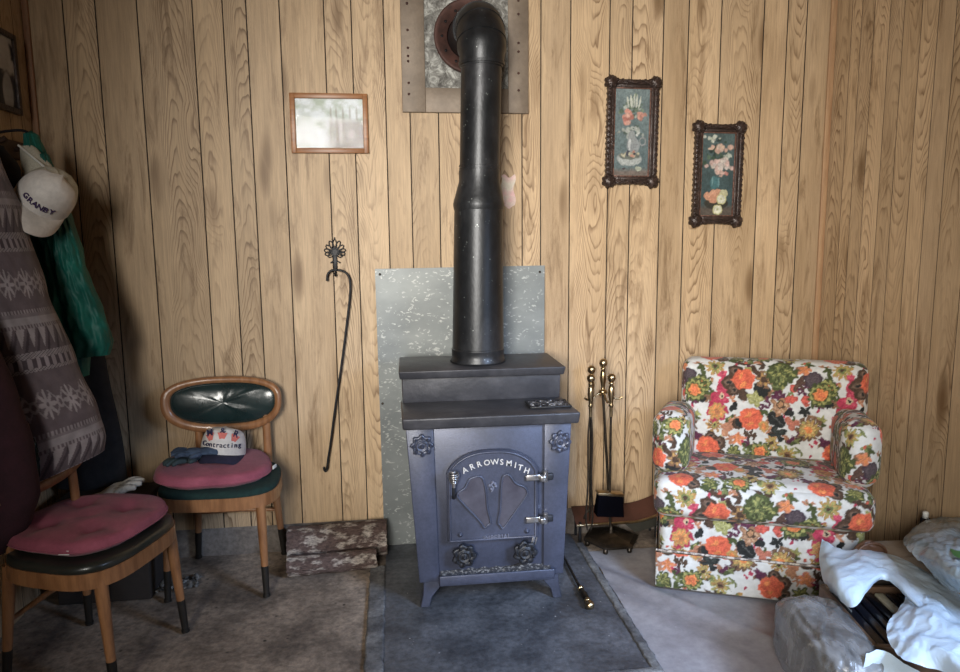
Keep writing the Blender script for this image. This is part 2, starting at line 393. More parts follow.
# remaining side walls toward the viewer
def wallbox(name, x0, x1, y0, y1, z0, z1, m):
    return struct(MB().box(((x0 + x1) / 2, (y0 + y1) / 2, (z0 + z1) / 2), (x1 - x0, y1 - y0, z1 - z0)).build(name, m))
MT['plainwood'] = mat('plain_pine', (.40, .28, .16), .6, c2=(.30, .2, .11), sc_=3, st=(6, 6, .6))
wallbox('wall_left_near', XL - .08, XL, YF, 0, 0, ZC, 'plainwood')
wallbox('wall_right_near', XR, XR + .08, YF, 0, 0, ZC, 'plainwood')
# wall behind the viewer with a wide window
WX0, WX1, WZ0, WZ1 = -1.38, -.10, 1.05, 2.85
mb = MB()
for c in (((XL + WX0) / 2, (WX0 - XL), 0, ZC), ((WX1 + XR) / 2, (XR - WX1), 0, ZC)):
    mb.box((c[0], YF - .05, ZC / 2), (c[1], .1, ZC))
mb.box(((WX0 + WX1) / 2, YF - .05, WZ0 / 2), (WX1 - WX0, .1, WZ0)); mb.box(((WX0 + WX1) / 2, YF - .05, (WZ1 + ZC) / 2), (WX1 - WX0, .1, ZC - WZ1))
struct(mb.build('wall_front', 'plainwood'))
w = struct(MB().box((WX0 + .03, YF - .05, (WZ0 + WZ1) / 2), (.06, .1, WZ1 - WZ0)).box((WX1 - .03, YF - .05, (WZ0 + WZ1) / 2), (.06, .1, WZ1 - WZ0))
    .box(((WX0 + WX1) / 2, YF - .05, WZ0 + .03), (WX1 - WX0, .1, .06)).box(((WX0 + WX1) / 2, YF - .05, WZ1 - .03), (WX1 - WX0, .1, .06))
    .box(((WX0 + WX1) / 2, YF - .05, (WZ0 + WZ1) / 2), (.05, .06, WZ1 - WZ0)).build('window_1', 'oak'))
MB().box(((WX0 + WX1) / 2, YF - .06, (WZ0 + WZ1) / 2), (WX1 - WX0 - .1, .006, WZ1 - WZ0 - .1)).build('window_pane', 'glass', w)
struct(MB().box(((XL + XR) / 2, (YB + YF) / 2, ZC + .04), (XR - XL + .2, YB - YF + .2, .08)).build('ceiling', 'plainwood'))

# floor: uneven concrete
mb = MB()
def flz(x, y): return -.0015 + .0015 * fbm((x * 4, y * 4, 0))
mb.grid(lambda u, v: V(lerp(XL - .1, XR + .1, u), lerp(YF - .1, YB + .1, v), flz(lerp(XL, XR, u), lerp(YF, YB, v)) - .001), 90, 120)
struct(mb.build('floor', 'concrete'))
mb = MB(); rnd = random.Random(3)
mb.grid(lambda u, v: V(lerp(XL, XR, u), YB + .004 - .012 * v * 0 - .006 + .004 * fbm((lerp(XL, XR, u) * 6, v * 2, 4)), lerp(-.01, .132, v)), 120, 6, flip=False)
mb.box(((XL + XR) / 2, YB + .06, .06), (XR - XL, .08, .14))
struct(mb.build('baseboard_back', 'kerb'))
# corner trims
struct(MB().box((XL + .0135, YB - .008, 1.5 + .065), (.024, .014, 2.87), .003).build('trim_1', 'corner'))
struct(MB().box((XR - .016, YB - .006, 1.565), (.03, .012, 2.87), .003).build('trim_2', 'corner2'))

# hearth pad and its raised concrete border
hx0, hx1, hy0 = -.068, .835, 2.115
mb = MB()
mb.grid(lambda u, v: V(lerp(hx0, hx1, u), lerp(hy0, YB - .012, v), .004 + .0012 * fbm((lerp(hx0, hx1, u) * 7, v * 9, 1))), 60, 70)
mb.box(((hx0 + hx1) / 2, (hy0 + YB - .012) / 2, -.006), (hx1 - hx0, YB - .012 - hy0, .016))
hearth = tag(mb.build('hearth_pad', 'hearth'), 'dark slate grey hearth pad on the floor under the wood stove', 'hearth pad')
def rough_bar(name, x0, x1, y0, y1, h, m, seed, parent=None):
    mb = MB(); n = max(int((y1 - y0) / .02), int((x1 - x0) / .02))
    alongy = (y1 - y0) > (x1 - x0)
    prof = [(0, -.004), (0, .8), (.12, 1), (.88, 1), (1, .8), (1, -.004)]
    def fn(u, v):
        k = v * 5; i = min(int(k), 4); q = (lerp(prof[i][0], prof[i + 1][0], k - i), lerp(prof[i][1], prof[i + 1][1], k - i))
        nz = fbm((u * 30, q[0] * 2, seed), 1, 3)
        if alongy: return V(lerp(x0, x1, q[0]) + .006 * nz, lerp(y0, y1, u), h * q[1] + .002 * nz)
        return V(lerp(x0, x1, u), lerp(y0, y1, q[0]) + .004 * nz, h * q[1] + .002 * nz)
    mb.grid(fn, n, 5, flip=alongy)
    return mb.build(name, m, parent)
rough_bar('border_strip', -.135, -.068, 1.9, 3.0, .010, 'hearthrim', 2, hearth)
rough_bar('border_strip', .835, .868, 2.10, 3.1, .012, 'hearthrim', 5, hearth)
rough_bar('border_strip', -.068, .868, 2.085, 2.115, .010, 'hearthrim', 9, hearth)
# grey sheet flooring on the right with soft ridges
mb = MB()
def lz(x, y):
    d = abs((x - .93) * .80 + (y - 2.75) * .60); d2 = abs((x - 1.02) * .86 + (y - 2.35) * .5)
    return .003 + .010 * math.exp(-(d / .03) ** 2) + .006 * math.exp(-(d2 / .04) ** 2) + .0025 * fbm((x * 5, y * 5, 2))
mb.grid(lambda u, v: V(lerp(.872, XR - .01, u), lerp(-.3, 3.02, v), max(.001, lz(lerp(.872, XR, u), lerp(-.3, 3.02, v)))), 90, 160)
tag(mb.build('vinyl_sheet', 'lino'), 'wrinkled grey vinyl sheet covering the floor under the floral armchair', 'floor sheet')

# ------------------------------------------------------------------ wall plates behind the pipe
t = thing('heat_shield', 'speckled grey galvanised sheet leaning on the wall behind the stove', 'heat shield', (.31, YB - .02, .0))
mb = MB(); mb.prism([(-.385, .005), (.39, .005), (.393, 1.33), (-.392, 1.325)], .006); mb.build('metal_sheet', 'sheet', t)
for x, z in ((-.37, 1.30), (.37, 1.30), (-.375, .7), (.375, .7)): MB().lathe([(.006, 0), (.006, .002), (.002, .004)], 8, T(x, 0, z) @ Rx(PI / 2)).build('nail', 'brassdark', t)
px0, px1, pz0 = .060, .627, 2.016
t = thing('flue_plate', 'brown metal flue surround on the wall behind the pipe elbow', 'flue plate', (.35, YB, 2.35))
mb = MB()
def wl(x0, x1, z0, z1, y0, y1, mb=mb, bev=.002): mb.box(((x0 + x1) / 2 - .35, (y0 + y1) / 2 - YB, (z0 + z1) / 2 - 2.35), (x1 - x0, y1 - y0, z1 - z0), bev)
wl(px0, .163, pz0, 2.74, YB - .016, YB - .001); wl(.535, px1, pz0, 2.74, YB - .016, YB - .001)
wl(.163, .535, pz0, 2.122, YB - .016, YB - .001); wl(.163, .535, 2.64, 2.74, YB - .016, YB - .001)
mb.build('surround', 'plate', t)
mb = MB(); wl(.16, .538, 2.118, 2.645, YB - .010, YB - .001, mb); mb.build('backing_board', 'mottle', t)
R_ = random.Random(5)
for i in range(16):
    x, z = random.choice([(px0 + .03, 0), (px1 - .04, 0), (None, 2.05), (px0 + .07, 0)]) if 0 else R_.choice([(px0 + .03, R_.uniform(2.05, 2.7)), (px1 - .045, R_.uniform(2.05, 2.7)), (R_.uniform(px0 + .03, px1 - .03), 2.04 + R_.random() * .05)])
    MB().lathe([(.006, 0), (.005, .002), (.0, .003)], 8, T(x - .35, -.016, z - 2.35) @ Rx(PI / 2)).build('screw', 'rust', t)
FC = (.362, 2.340)
mb = MB(); mb.lathe([(.145, 0), (.157, .004), (.159, .022), (.148, .026), (.138, .012), (.10, .010), (.10, 0)], 40, T(FC[0] - .35, -.012, FC[1] - 2.35) @ Rx(PI / 2)); mb.build('collar_ring', 'rust', t)
for k in range(12):
    a = 2 * PI * k / 12; MB().lathe([(.007, 0), (.006, .004), (0, .006)], 8, T(FC[0] - .35 + .122 * math.cos(a), -.022, FC[1] - 2.35 + .122 * math.sin(a)) @ Rx(PI / 2)).build('rivet', 'black', t)

# ------------------------------------------------------------------ stovepipe
t = thing('stovepipe', 'tall black stovepipe with elbow rising from the stove into the wall', 'stovepipe', (.352, 2.95, .935))
def P_(x, y, z): return V(x - .352, y - 2.95, z - .935)
mb = MB(); mb.tube([P_(.352, 2.95, .945), P_(.353, 2.95, 1.0), P_(.362, 2.95, 1.60)], [.112, .110, .102], 40); mb.build('lower_pipe', 'pipe', t)
mb = MB(); mb.lathe([(.118, 0), (.119, .006), (.1135, .018), (.1125, .03), (.1125, .050), (.1135, .052), (.1135, .056), (.11, .058)], 40); mb.build('base_flange', 'pipe', t)
mb = MB(); mb.tube([P_(.362, 2.95, 1.575), P_(.362, 2.95, 1.59), P_(.3625, 2.95, 1.60), P_(.3635, 2.95, 1.625), P_(.366, 2.95, 1.69), P_(.366, 2.95, 1.735)], [.104, .107, .107, .101, .0855, .0855], 40); mb.build('reducer_collar', 'pipe', t)
mb = MB(); mb.tube([P_(.366, 2.95, 1.70), P_(.379, 2.95, 2.165)], [.083, .083], 40)
for z in (1.74, 1.752): mb.tube([P_(.367, 2.95, z), P_(.367, 2.95, z + .004)], .0855, 40)
mb.build('upper_pipe', 'pipe', t)
pts = []; rr = []
for k in range(0, 11):
    a = k / 10 * PI / 2; pts.append(P_(.381, 2.965 + .135 * (1 - math.cos(a)) - .015, 2.19 + .145 * math.sin(a))); rr.append(.092 if k in (0,) else .1)
pts = [P_(.380, 2.95, 2.145), P_(.380, 2.95, 2.16)] + pts + [P_(.365, YB - .012, 2.338)]; rr = [.086, .091] + rr + [.1]
mb = MB(); mb.tube(pts, rr, 40); mb.build('elbow', 'pipe', t)
mb = MB()
for z, x in ((2.158, .380),): mb.tube([P_(x, 2.95, z - .006), P_(x, 2.95, z + .006)], .0945, 40)
mb.tube([P_(.378, 3.095, 2.336), P_(.377, 3.105, 2.336)], .1035, 40)
for k in (2.6, 5.4, 8.0):
    a_ = k / 10 * PI / 2; q = P_(.381, 2.95 + .135 * (1 - math.cos(a_)), 2.19 + .145 * math.sin(a_)); d_ = V(0, .135 * math.sin(a_), .145 * math.cos(a_)).normalized() * .0035
    mb.tube([q - d_, q + d_], .1022, 40)
mb.build('crimp_band', 'pipe', t)

# patch of torn insulation beside the pipe
mb = MB()
mb.grid(lambda u, v: V(.50 + .065 * u + .006 * math.sin(v * 9), YB - .001 - .006 * abs(fbm((u * 4, v * 5, 3))), 1.60 + .14 * v + .008 * math.sin(u * 8)), 8, 14)
o = tag(mb.build('insulation_patch', mat('pink_foil', (.62, .38, .38), .7, c2=(.55, .50, .42), sc_=22)), 'torn pink and silver insulation scrap on the wall right of the pipe', 'scrap')

# ------------------------------------------------------------------ wood stove
S = thing('wood_stove', 'slate blue cast iron wood stove with an arched door lettered ARROWSMITH', 'wood stove', (.355, 2.62, 0))
def fx(px, py):  # photo measurement of the door front -> stove-local x,z
    return (-.168 + (px - 447) * .00397, .613 - (py - 460) * .00404 - (px - 447) * .00026)
mb = MB()
mb.hexa([(-.282, .0, .115), (.292, .0, .115), (.275, .42, .115), (-.265, .42, .115), (-.322, 0, .745), (.322, 0, .745), (.315, .43, .745), (-.315, .43, .745)], .006)
mb.build('body', 'stove', S)
mb = MB()  # side pilasters
mb.hexa([(-.284, -.012, .115), (-.205, -.012, .115), (-.205, .01, .115), (-.284, .01, .115), (-.324, -.012, .745), (-.218, -.012, .745), (-.218, .01, .745), (-.324, .01, .745)], .003)
mb.build('pilaster', 'stove', S)
mb = MB(); mb.hexa([(.212, -.012, .115), (.294, -.012, .115), (.294, .01, .115), (.212, .01, .115), (.215, -.012, .745), (.324, -.012, .745), (.324, .01, .745), (.215, .01, .745)], .003)
mb.build('pilaster', 'stove', S)
mb = MB()
mb.hexa([(-.335, -.045, .742), (.345, -.045, .742), (.335, .26, .742), (-.335, .26, .742), (-.338, -.062, .79), (.348, -.062, .79), (.338, .26, .79), (-.338, .26, .79)], .008)
mb.build('cooktop', 'stovetop', S)
mb = MB()
mb.hexa([(-.33, .215, .785), (.33, .215, .785), (.33, .45, .785), (-.33, .45, .785), (-.332, .205, .93), (.332, .205, .93), (.332, .45, .93), (-.332, .45, .93)], .004)
mb.build('rear_box', 'stovetop', S)
mb = MB()
mb.hexa([(-.340, .180, .893), (.340, .180, .893), (.338, .465, .905), (-.338, .465, .905), (-.345, .165, .928), (.345, .165, .928), (.330, .462, .94), (-.338, .462, .94)], .005)
mb.build('top_plate', 'stovetop', S)
for sx in (-1, 1):
    for fy in (0, 1):
        y0 = .02 if fy == 0 else .36
        poly = [(-.005, .12), (.085, .12), (.052, .078), (.026, .045), (.016, 0.0045), (-.020, 0.0045), (-.008, .06)]
        poly = [(sx * (-.255 + .0) * -1 * -1 if 0 else (-.262 + x if sx < 0 else .272 - x), z) for x, z in poly]
        mb = MB(); mb.prism(poly, .05, T(0, y0 - .02, 0), .003); mb.build('leg', 'stove', S)
# ash lip
mb = MB(); mb.box((.02, -.028, .128), (.455, .06, .022), .003); mb.box((.02, -.058, .142), (.455, .008, .036), .003)
mb.hexa([(-.208, -.03, .105), (.248, -.03, .105), (.248, .005, .105), (-.208, .005, .105), (-.208, -.05, .125), (.248, -.05, .125), (.248, .005, .125), (-.208, .005, .125)]); mb.build('ash_lip', 'stove', S)
mb = MB(); mb.grid(lambda u, v: V(lerp(-.2, .24, u), lerp(-.053, -.001, v), .142 + .012 * v + .010 * abs(fbm((u * 9, v * 2, 5))) + .01 * math.exp(-((u - .75) / .12) ** 2)), 60, 8); mb.build('ash_heap', 'ash', S)
# door
def arch(x0, x1, z0, zs, zt, n=20, cr=.05):
    pts = [(x0, z0), (x1, z0)]
    for k in range(n + 1):
        a = k / n; x = lerp(x1, x0, a); s = 2 * a - 1; zz = zs + (zt - zs) * (1 - abs(s) ** 2.6) ** .75
        pts.append((x, zz))
    return pts
D = bpy.data.objects.new('door', None)
outer = arch(-.172, .186, .283, .565, .648)
mb = MB(); mb.prism(outer, .022, T(0, -.034, 0), .003)
D = mb.build('door', 'stove', S)
mb = MB()
rim = [(x * .965 + .0003, z) for x, z in arch(-.168, .182, .290, .560, .641)]
p3 = [V(x, -.036, z) for x, z in rim] + [V(rim[0][0], -.036, rim[0][1])]
mb.tube(p3, .005, 8, cap=False); mb.build('door_rim', 'stove', D)
Lc = [(215, 210), (245, 215), (262, 260), (272, 330), (277, 400), (295, 480), (292, 500), (278, 505), (265, 525), (248, 510), (230, 480), (110, 350), (105, 310), (140, 285), (155, 262), (175, 225)]
Rc = [(375, 205), (405, 195), (430, 225), (450, 250), (500, 270), (520, 300), (510, 330), (448, 420), (385, 510), (365, 525), (352, 505), (340, 490), (350, 440), (355, 400), (360, 300), (365, 240)]
for cps in (Lc, Rc):
    pl = [fx(440 + a / 6.11, 440 + b / 6.11) for a, b in cps]
    mb = MB(); mb.prism(pl, .004, T(0, -.0385, 0)); o = mb.build('glass_pane', 'pane', D)
    q = [V(a, -.039, b) for a, b in pl]; mb = MB(); mb.tube(frame_tubes(q + [q[0]], 3), .0042, 8); mb.build('pane_rim', 'stove', o)
# lettering
mb = MB(); word = 'ARROWSMITH'
for i, ch in enumerate(word):
    f_ = [(464.8, 468.2), (471.7, 464.8), (478.4, 462.3), (485.8, 460.7), (493.3, 459.9), (499.9, 459.9), (506.8, 461), (512.9, 462.8), (517.6, 465), (523.8, 468)]
    pxp, pyp = f_[i]; a = [-.42, -.36, -.27, -.18, -.09, .0, .10, .18, .24, .33][i]
    x, z = fx(pxp, pyp); text_mb(mb, ch, .031, T(x, -.036, z - .010) @ Ry(a) @ Rx(PI / 2), .002)
mb.build('lettering', 'letter', D)
mb = MB(); x, z = fx(495, 536.5); text_mb(mb, 'IMPERIAL', .027, T(x, -.037, z - .004) @ Ry(-.04) @ Rx(PI / 2), .002); mb.build('lower_lettering', 'letterdim', D)
mb = MB(); x, z = fx(491, 484)
mb.tube(frame_tubes([V(x - .006, -.038, z - .022), V(x + .003, -.039, z - .006), V(x - .007, -.039, z + .006), V(x + .003, -.039, z + .018)], 6), .003, 6)
for dx, dz in ((-.012, .004), (.012, .000), (.0, .016), (-.006, -.01), (.009, .010)): mb.lathe([(.0, -.003), (.006, -.001), (.006, .001), (0, .003)], 10, T(x + dx, -.038, z + dz) @ Rx(PI / 2) @ Rz(.5))
mb.build('emblem', 'letterdim', D)
for p in ((458.5, 533), (525, 529)):
    x, z = fx(*p); MB().lathe([(.010, 0), (.010, .004), (.005, .005), (.004, .008), (0, .009)], 14, T(x, -.034, z) @ Rx(PI / 2)).build('bolt', 'stove', D)
# spring handle
x, z = fx(452, 479.5)
mb = MB(); hp = []
mb.tube([V(x, -.036, z - .062), V(x, -.06, z - .058), V(x, -.068, z - .03), V(x, -.07, z - .004)], .007, 10); mb.build('handle_stem', 'stovedark', D)
pts = []; rs = []
for k in range(0, 6 * 14 + 1):
    a = 2 * PI * k / 14; f = k / (6 * 14); rad = .008 + .013 * math.sin(min(1, f * 1.25) * PI * .5) if f < .8 else .021 - .07 * (f - .8)
    pts.append(V(x + rad * math.cos(a), -.072 + rad * math.sin(a), z + .002 + .050 * f))
mb = MB(); mb.tube(pts, .0032, 6); mb.tube([V(x, -.072, z - .012), V(x, -.072, z + .05)], [.007, .010], 10); mb.build('spring_handle', 'brightmetal', D)
# hinges
for (px_, py_) in ((539.5, 474.5), (539.5, 517)):
    x, z = fx(px_, py_); mb = MB()
    mb.box((x - .032, -.042, z + .003), (.062, .010, .024), .003); mb.box((x + .002, -.05, z + .001), (.026, .022, .026), .006)
    mb.tube([V(x + .016, -.030, z - .02), V(x + .016, -.030, z + .022)], .010, 12); mb.build('hinge', 'brightmetal', S)
    mb = MB(); mb.box((x + .030, -.020, z - .004), (.04, .014, .028), .005); mb.build('hinge_lug', 'stovedark', S)
# rosettes and air knobs
def rosette(name, px_, py_, r, y, petals, m, rot=0):
    x, z = fx(px_, py_); mb = MB(); mod = lambda a, q: 1 + (.11 * math.cos(petals * a + rot) if q > r * .5 else 0)
    mb.lathe([(r * .9, 0), (r, .006), (r * .94, .016), (r * .66, .013), (r * .60, .011), (r * .50, .022), (r * .42, .024), (r * .34, .017), (r * .20, .017), (r * .16, .028), (0, .031)], 48, T(x, y, z) @ Rx(PI / 2), mod)
    for k in range(petals):
        a = 2 * PI * k / petals + rot; mb.lathe([(r * .17, 0), (r * .15, .010), (0, .015)], 8, T(x + .76 * r * math.cos(a), y - .010, z + .76 * r * math.sin(a)) @ Rx(PI / 2))
    return mb.build(name, m, S)
rosette('rosette', 423, 446.5, .042, -.010, 8, 'stove'); rosette('rosette', 559, 440, .042, -.010, 8, 'stove', .3)
rosette('air_knob', 462, 554.5, .046, -.028, 7, 'stovedark', .2); rosette('air_knob', 523, 551, .046, -.028, 7, 'stovedark', .5)
for (a, b) in ((462, 554.5), (523, 551)):
    x, z = fx(a, b); MB().tube([V(x, .0, z), V(x, -.03, z)], .014, 12).build('knob_shaft', 'stovedark', S)
mb = MB(); x, z = fx(531, 540); mb.box((x, -.030, z), (.010, .003, .034), .001, rot=Matrix.Rotation(.25, 3, 'Y')); mb.box((x + .014, -.028, z + .002), (.006, .003, .034), .001, rot=Matrix.Rotation(.25, 3, 'Y')); mb.build('latch_tab', 'brightmetal', S)

# iron trivet on the cooktop
p = at(548, 405, .792)
t = thing('iron_trivet', 'small black openwork iron trivet on the right of the stove cooktop', 'trivet', (p.x, p.y, .791), .0)
mb = MB()
for y in (-.055, .055): mb.box((0, y, .006), (.165, .008, .008), .002)
for x in (-.08, .08): mb.box((x, 0, .006), (.008, .118, .008), .002)
mb.build('border', 'black', t)
mb = MB()
for i in range(-3, 4):
    for j in (-1, 0, 1):
        cx, cy = i * .022, j * .032
        pts = [V(cx + .011 * math.cos(a * PI / 5), cy + .014 * math.sin(a * PI / 5), .008) for a in range(11)]; mb.tube(pts, .0028, 6, cap=False)
mb.build('scrollwork', MT['brightmetal'] if 0 else mat('worn_iron', (.03, .03, .035), .4, .5, c2=(.30, .30, .32), sc_=60, lo=.5, hi=.6), t)
for x in (-.075, .075):
    for y in (-.05, .05): MB().box((x, y, .0025), (.01, .01, .005)).build('foot', 'black', t)

# ------------------------------------------------------------------ hook and long poker on the wall
t = thing('wall_hook', 'black iron wall hook with a fanned palmette backplate', 'wall hook', (-.258, YB, 1.40))
mb = MB(); lob = [(-150, .036), (-172, .046), (165, .050), (140, .052), (113, .058), (90, .060), (67, .058), (40, .052), (15, .050), (-8, .046), (-30, .036)]
for a, L in lob:
    a = math.radians(a); d = V(math.cos(a), 0, math.sin(a)); n_ = V(-math.sin(a), 0, math.cos(a)); pts = []
    for k in range(13):
        b = 2 * PI * k / 12; pts.append(d * (L * .62 + L * .36 * math.cos(b)) + n_ * (.0085 * math.sin(b)) + V(0, -.006, 0))
    mb.tube(pts, .0028, 6, cap=False)
mb.prism([(.019 * math.cos(a * PI / 6), .002 + .022 * math.sin(a * PI / 6)) for a in range(12)], .005, T(0, -.008, 0), .001)
mb.tube([V(0, -.005, .058), V(0, -.005, .068)], .004, 8)
mb.tube([V(-.022, -.005, -.046), V(-.010, -.005, -.038), V(0, -.005, -.045), V(.010, -.005, -.038), V(.022, -.005, -.046)], .004, 6)
mb.box((0, -.005, -.042), (.018, .008, .06), .002); mb.build('backplate', 'black', t)
mb = MB(); mb.tube(frame_tubes([V(0, -.005, -.05), V(0, -.006, -.085), V(.0, -.012, -.10), V(.0, -.03, -.102), V(0, -.036, -.088)], 5), .0045, 8); mb.build('hook_arm', 'black', t)
mb = MB()
A = lambda x, y: at(x, y, Y=YB - .026)
pts = [A(327, 281), A(327.5, 275), A(331, 270.8), A(337, 270), A(344, 271.5), A(348.5, 276), A(350.3, 284), A(349.5, 300), A(346, 330), A(341.5, 365), A(336, 402), A(331, 440), A(328, 460), A(327, 469), A(325, 471), A(323.5, 467)]
mb.tube(frame_tubes(pts, 5), .0052, 8)
tag(mb.build('long_poker', 'black'), 'long thin black crook-ended poker hanging from the palmette hook', 'poker')

# ------------------------------------------------------------------ pictures
def rectframe(mb, w, h, bw, depth, bev=.002):
    mb.box((-(w - bw) / 2, -depth / 2, 0), (bw, depth, h), bev); mb.box(((w - bw) / 2, -depth / 2, 0), (bw, depth, h), bev)
    mb.box((0, -depth / 2, (h - bw) / 2), (w - 2 * bw + .002, depth, bw), bev); mb.box((0, -depth / 2, -(h - bw) / 2), (w - 2 * bw + .002, depth, bw), bev)
def painted(name, w, h, y, fn, m, parent, nu, nv, z0=0):
    U, W_ = np.meshgrid(np.linspace(0, 1, nu + 1), np.linspace(0, 1, nv + 1)); c = fn(U, W_)
    mb = MB(); cc = c.reshape(-1, 3); k = [0]
    vs = [V(lerp(-w / 2, w / 2, i / nu), y, lerp(-h / 2, h / 2, j / nv) + z0) for j in range(nv + 1) for i in range(nu + 1)]
    fs = [(j * (nu + 1) + i, j * (nu + 1) + i + 1, (j + 1) * (nu + 1) + i + 1, (j + 1) * (nu + 1) + i) for j in range(nv) for i in range(nu)]
    mb.add(vs, fs, True, None, cc); mb.box((0, y + .003, z0), (w, .004, h))
    return mb.build(name, m, parent)
def npnoise(U, W_, s, seed=0, o=4):
    out = np.zeros_like(U); rs = np.random.RandomState(seed); amp = 1; tot = 0
    for k in range(o):
        g = rs.rand(64, 64); x = np.mod(U * s, 62.99); y = np.mod(W_ * s, 62.99); xi = x.astype(int); yi = y.astype(int); fx_ = x - xi; fy = y - yi
        fx_ = fx_ * fx_ * (3 - 2 * fx_); fy = fy * fy * (3 - 2 * fy)
        out += amp * ((g[yi, xi] * (1 - fx_) + g[yi, xi + 1] * fx_) * (1 - fy) + (g[yi + 1, xi] * (1 - fx_) + g[yi + 1, xi + 1] * fx_) * fy)
        tot += amp; amp *= .55; s *= 2
    return out / tot
def blend(c, m, col):
    m = np.clip(m, 0, 1)[..., None]; return c * (1 - m) + np.array(col) * m
def ell(U, W_, cx, cy, rx, ry, ang=0, soft=.12):
    dx, dy = U - cx, W_ - cy; ca, sa = math.cos(ang), math.sin(ang)
    d = np.sqrt(((dx * ca + dy * sa) / rx) ** 2 + ((-dx * sa + dy * ca) / ry) ** 2)
    return np.clip((1 - d) / soft, 0, 1)
# 1: oak-framed glazed picture, window reflection painted into its pale colours
t = thing('framed_picture', 'oak framed glazed landscape picture above the palmette hook', 'picture', (-.26, YB, 1.964))
mb = MB(); rectframe(mb, .335, .255, .022, .018); mb.build('frame', 'fr_oak', t)
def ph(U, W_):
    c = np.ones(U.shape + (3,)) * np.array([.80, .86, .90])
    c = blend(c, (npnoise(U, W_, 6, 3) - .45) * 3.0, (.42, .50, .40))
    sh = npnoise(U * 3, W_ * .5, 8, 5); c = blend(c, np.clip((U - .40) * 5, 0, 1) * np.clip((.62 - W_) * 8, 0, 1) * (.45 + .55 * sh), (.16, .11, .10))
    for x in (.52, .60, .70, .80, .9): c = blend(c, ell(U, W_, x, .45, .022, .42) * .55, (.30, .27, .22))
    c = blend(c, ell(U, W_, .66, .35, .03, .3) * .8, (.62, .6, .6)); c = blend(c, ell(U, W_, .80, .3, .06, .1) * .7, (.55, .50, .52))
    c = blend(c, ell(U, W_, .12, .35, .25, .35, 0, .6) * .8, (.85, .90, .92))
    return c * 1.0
o = painted('photograph', .295, .213, -.006, ph, 'photo', t, 100, 74)
MB().box((0, -.010, 0), (.295, .002, .213)).build('glazing', 'glass', t)
# ornate frames
def ornate(label, x, z, w, h, rot, paintfn):
    t = thing('ornate_frame_painting', label, 'painting', (x, YB, z), rot=(0, rot, 0), group='ornate framed still lifes on the back wall')
    mb = MB(); rectframe(mb, w * .93, h * .95, .022, .026, .005); rectframe(mb, w * .93 - .035, h * .95 - .035, .018, .018, .004)
    for sx in (-1, 1):
        for sz in (-1, 1):
            cx, cz = sx * (w / 2 - .026), sz * (h / 2 - .026)
            mb.lathe([(.030, 0), (.032, .014), (.024, .026), (.012, .032), (0, .034)], 24, T(cx, 0, cz) @ Rx(PI / 2), lambda a, q: 1 + .13 * math.cos(7 * a))
            for k in range(6):
                a = 2 * PI * k / 6 + .4; mb.lathe([(.011, 0), (.010, .024), (.0, .033)], 8, T(cx + sx * .0 + .021 * math.cos(a), 0, cz + .021 * math.sin(a)) @ Rx(PI / 2))
            for k in range(1, 4):  # scrolls tapering away from each corner
                mb.lathe([(.013 - .002 * k, 0), (.011 - .002 * k, .026), (0, .032)], 8, T(cx - sx * .026 * k, 0, cz + sz * .010) @ Rx(PI / 2))
                mb.lathe([(.013 - .002 * k, 0), (.011 - .002 * k, .026), (0, .032)], 8, T(cx + sx * .008, 0, cz - sz * .026 * k) @ Rx(PI / 2))
    for sx in (-1, 1):
        for k in range(15): mb.lathe([(.0085, 0), (.007, .028), (0, .033)], 8, T(sx * (w * .93 / 2 - .006), 0, (k - 7) * (h * .70 / 14)) @ Rx(PI / 2))
        for k in range(5): mb.lathe([(.0095, 0), (.008, .028), (0, .034)], 8, T((k - 2) * (w * .42 / 4), 0, sx * (h * .95 / 2 - .010)) @ Rx(PI / 2))
        mb.tube(frame_tubes([V(-w * .30, -.026, sx * (h * .475 - .02)), V(-w * .15, -.028, sx * (h * .475 - .006)), V(0, -.030, sx * (h * .475 - .016)), V(w * .15, -.028, sx * (h * .475 - .006)), V(w * .30, -.026, sx * (h * .475 - .02))], 5), .005, 8)
    mb.build('carved_frame', 'fr_dark', t)
    mb = MB(); rectframe(mb, w * .93 - .066, h * .95 - .066, .007, .014, .001)
    mb.build('inner_fillet', 'fr_gold', t)
    painted('canvas', w * .93 - .075, h * .95 - .075, -.008, (lambda U, W_: (lambda c: (c * .72 + c.mean(-1, keepdims=True) * .28) * (.48 + .55 * npnoise(U, W_ * 2, 30, 2, 2)[..., None]))(paintfn(U + .04 * (npnoise(U, W_, 14, 6) - .5), W_ + .03 * (npnoise(U, W_, 14, 7) - .5)))), 'oilpaint', t, 64, 160)
    return t
RS = np.random.RandomState(4)
def bunch(c, U, W_, cx, cy, sx, sy, n, cols, r0, r1, seed, asp):
    rs = np.random.RandomState(seed)
    for k in range(n):
        x, y = cx + rs.randn() * sx, cy + rs.randn() * sy; r = rs.uniform(r0, r1); col = cols[rs.randint(len(cols))]
        rs.rand(); c = blend(c, ell(U, W_, x, y, r * rs.uniform(.7, 1.1), r / asp * rs.uniform(.6, 1.0), 0, .4), np.array(col) * rs.uniform(.7, 1.1))
    return c
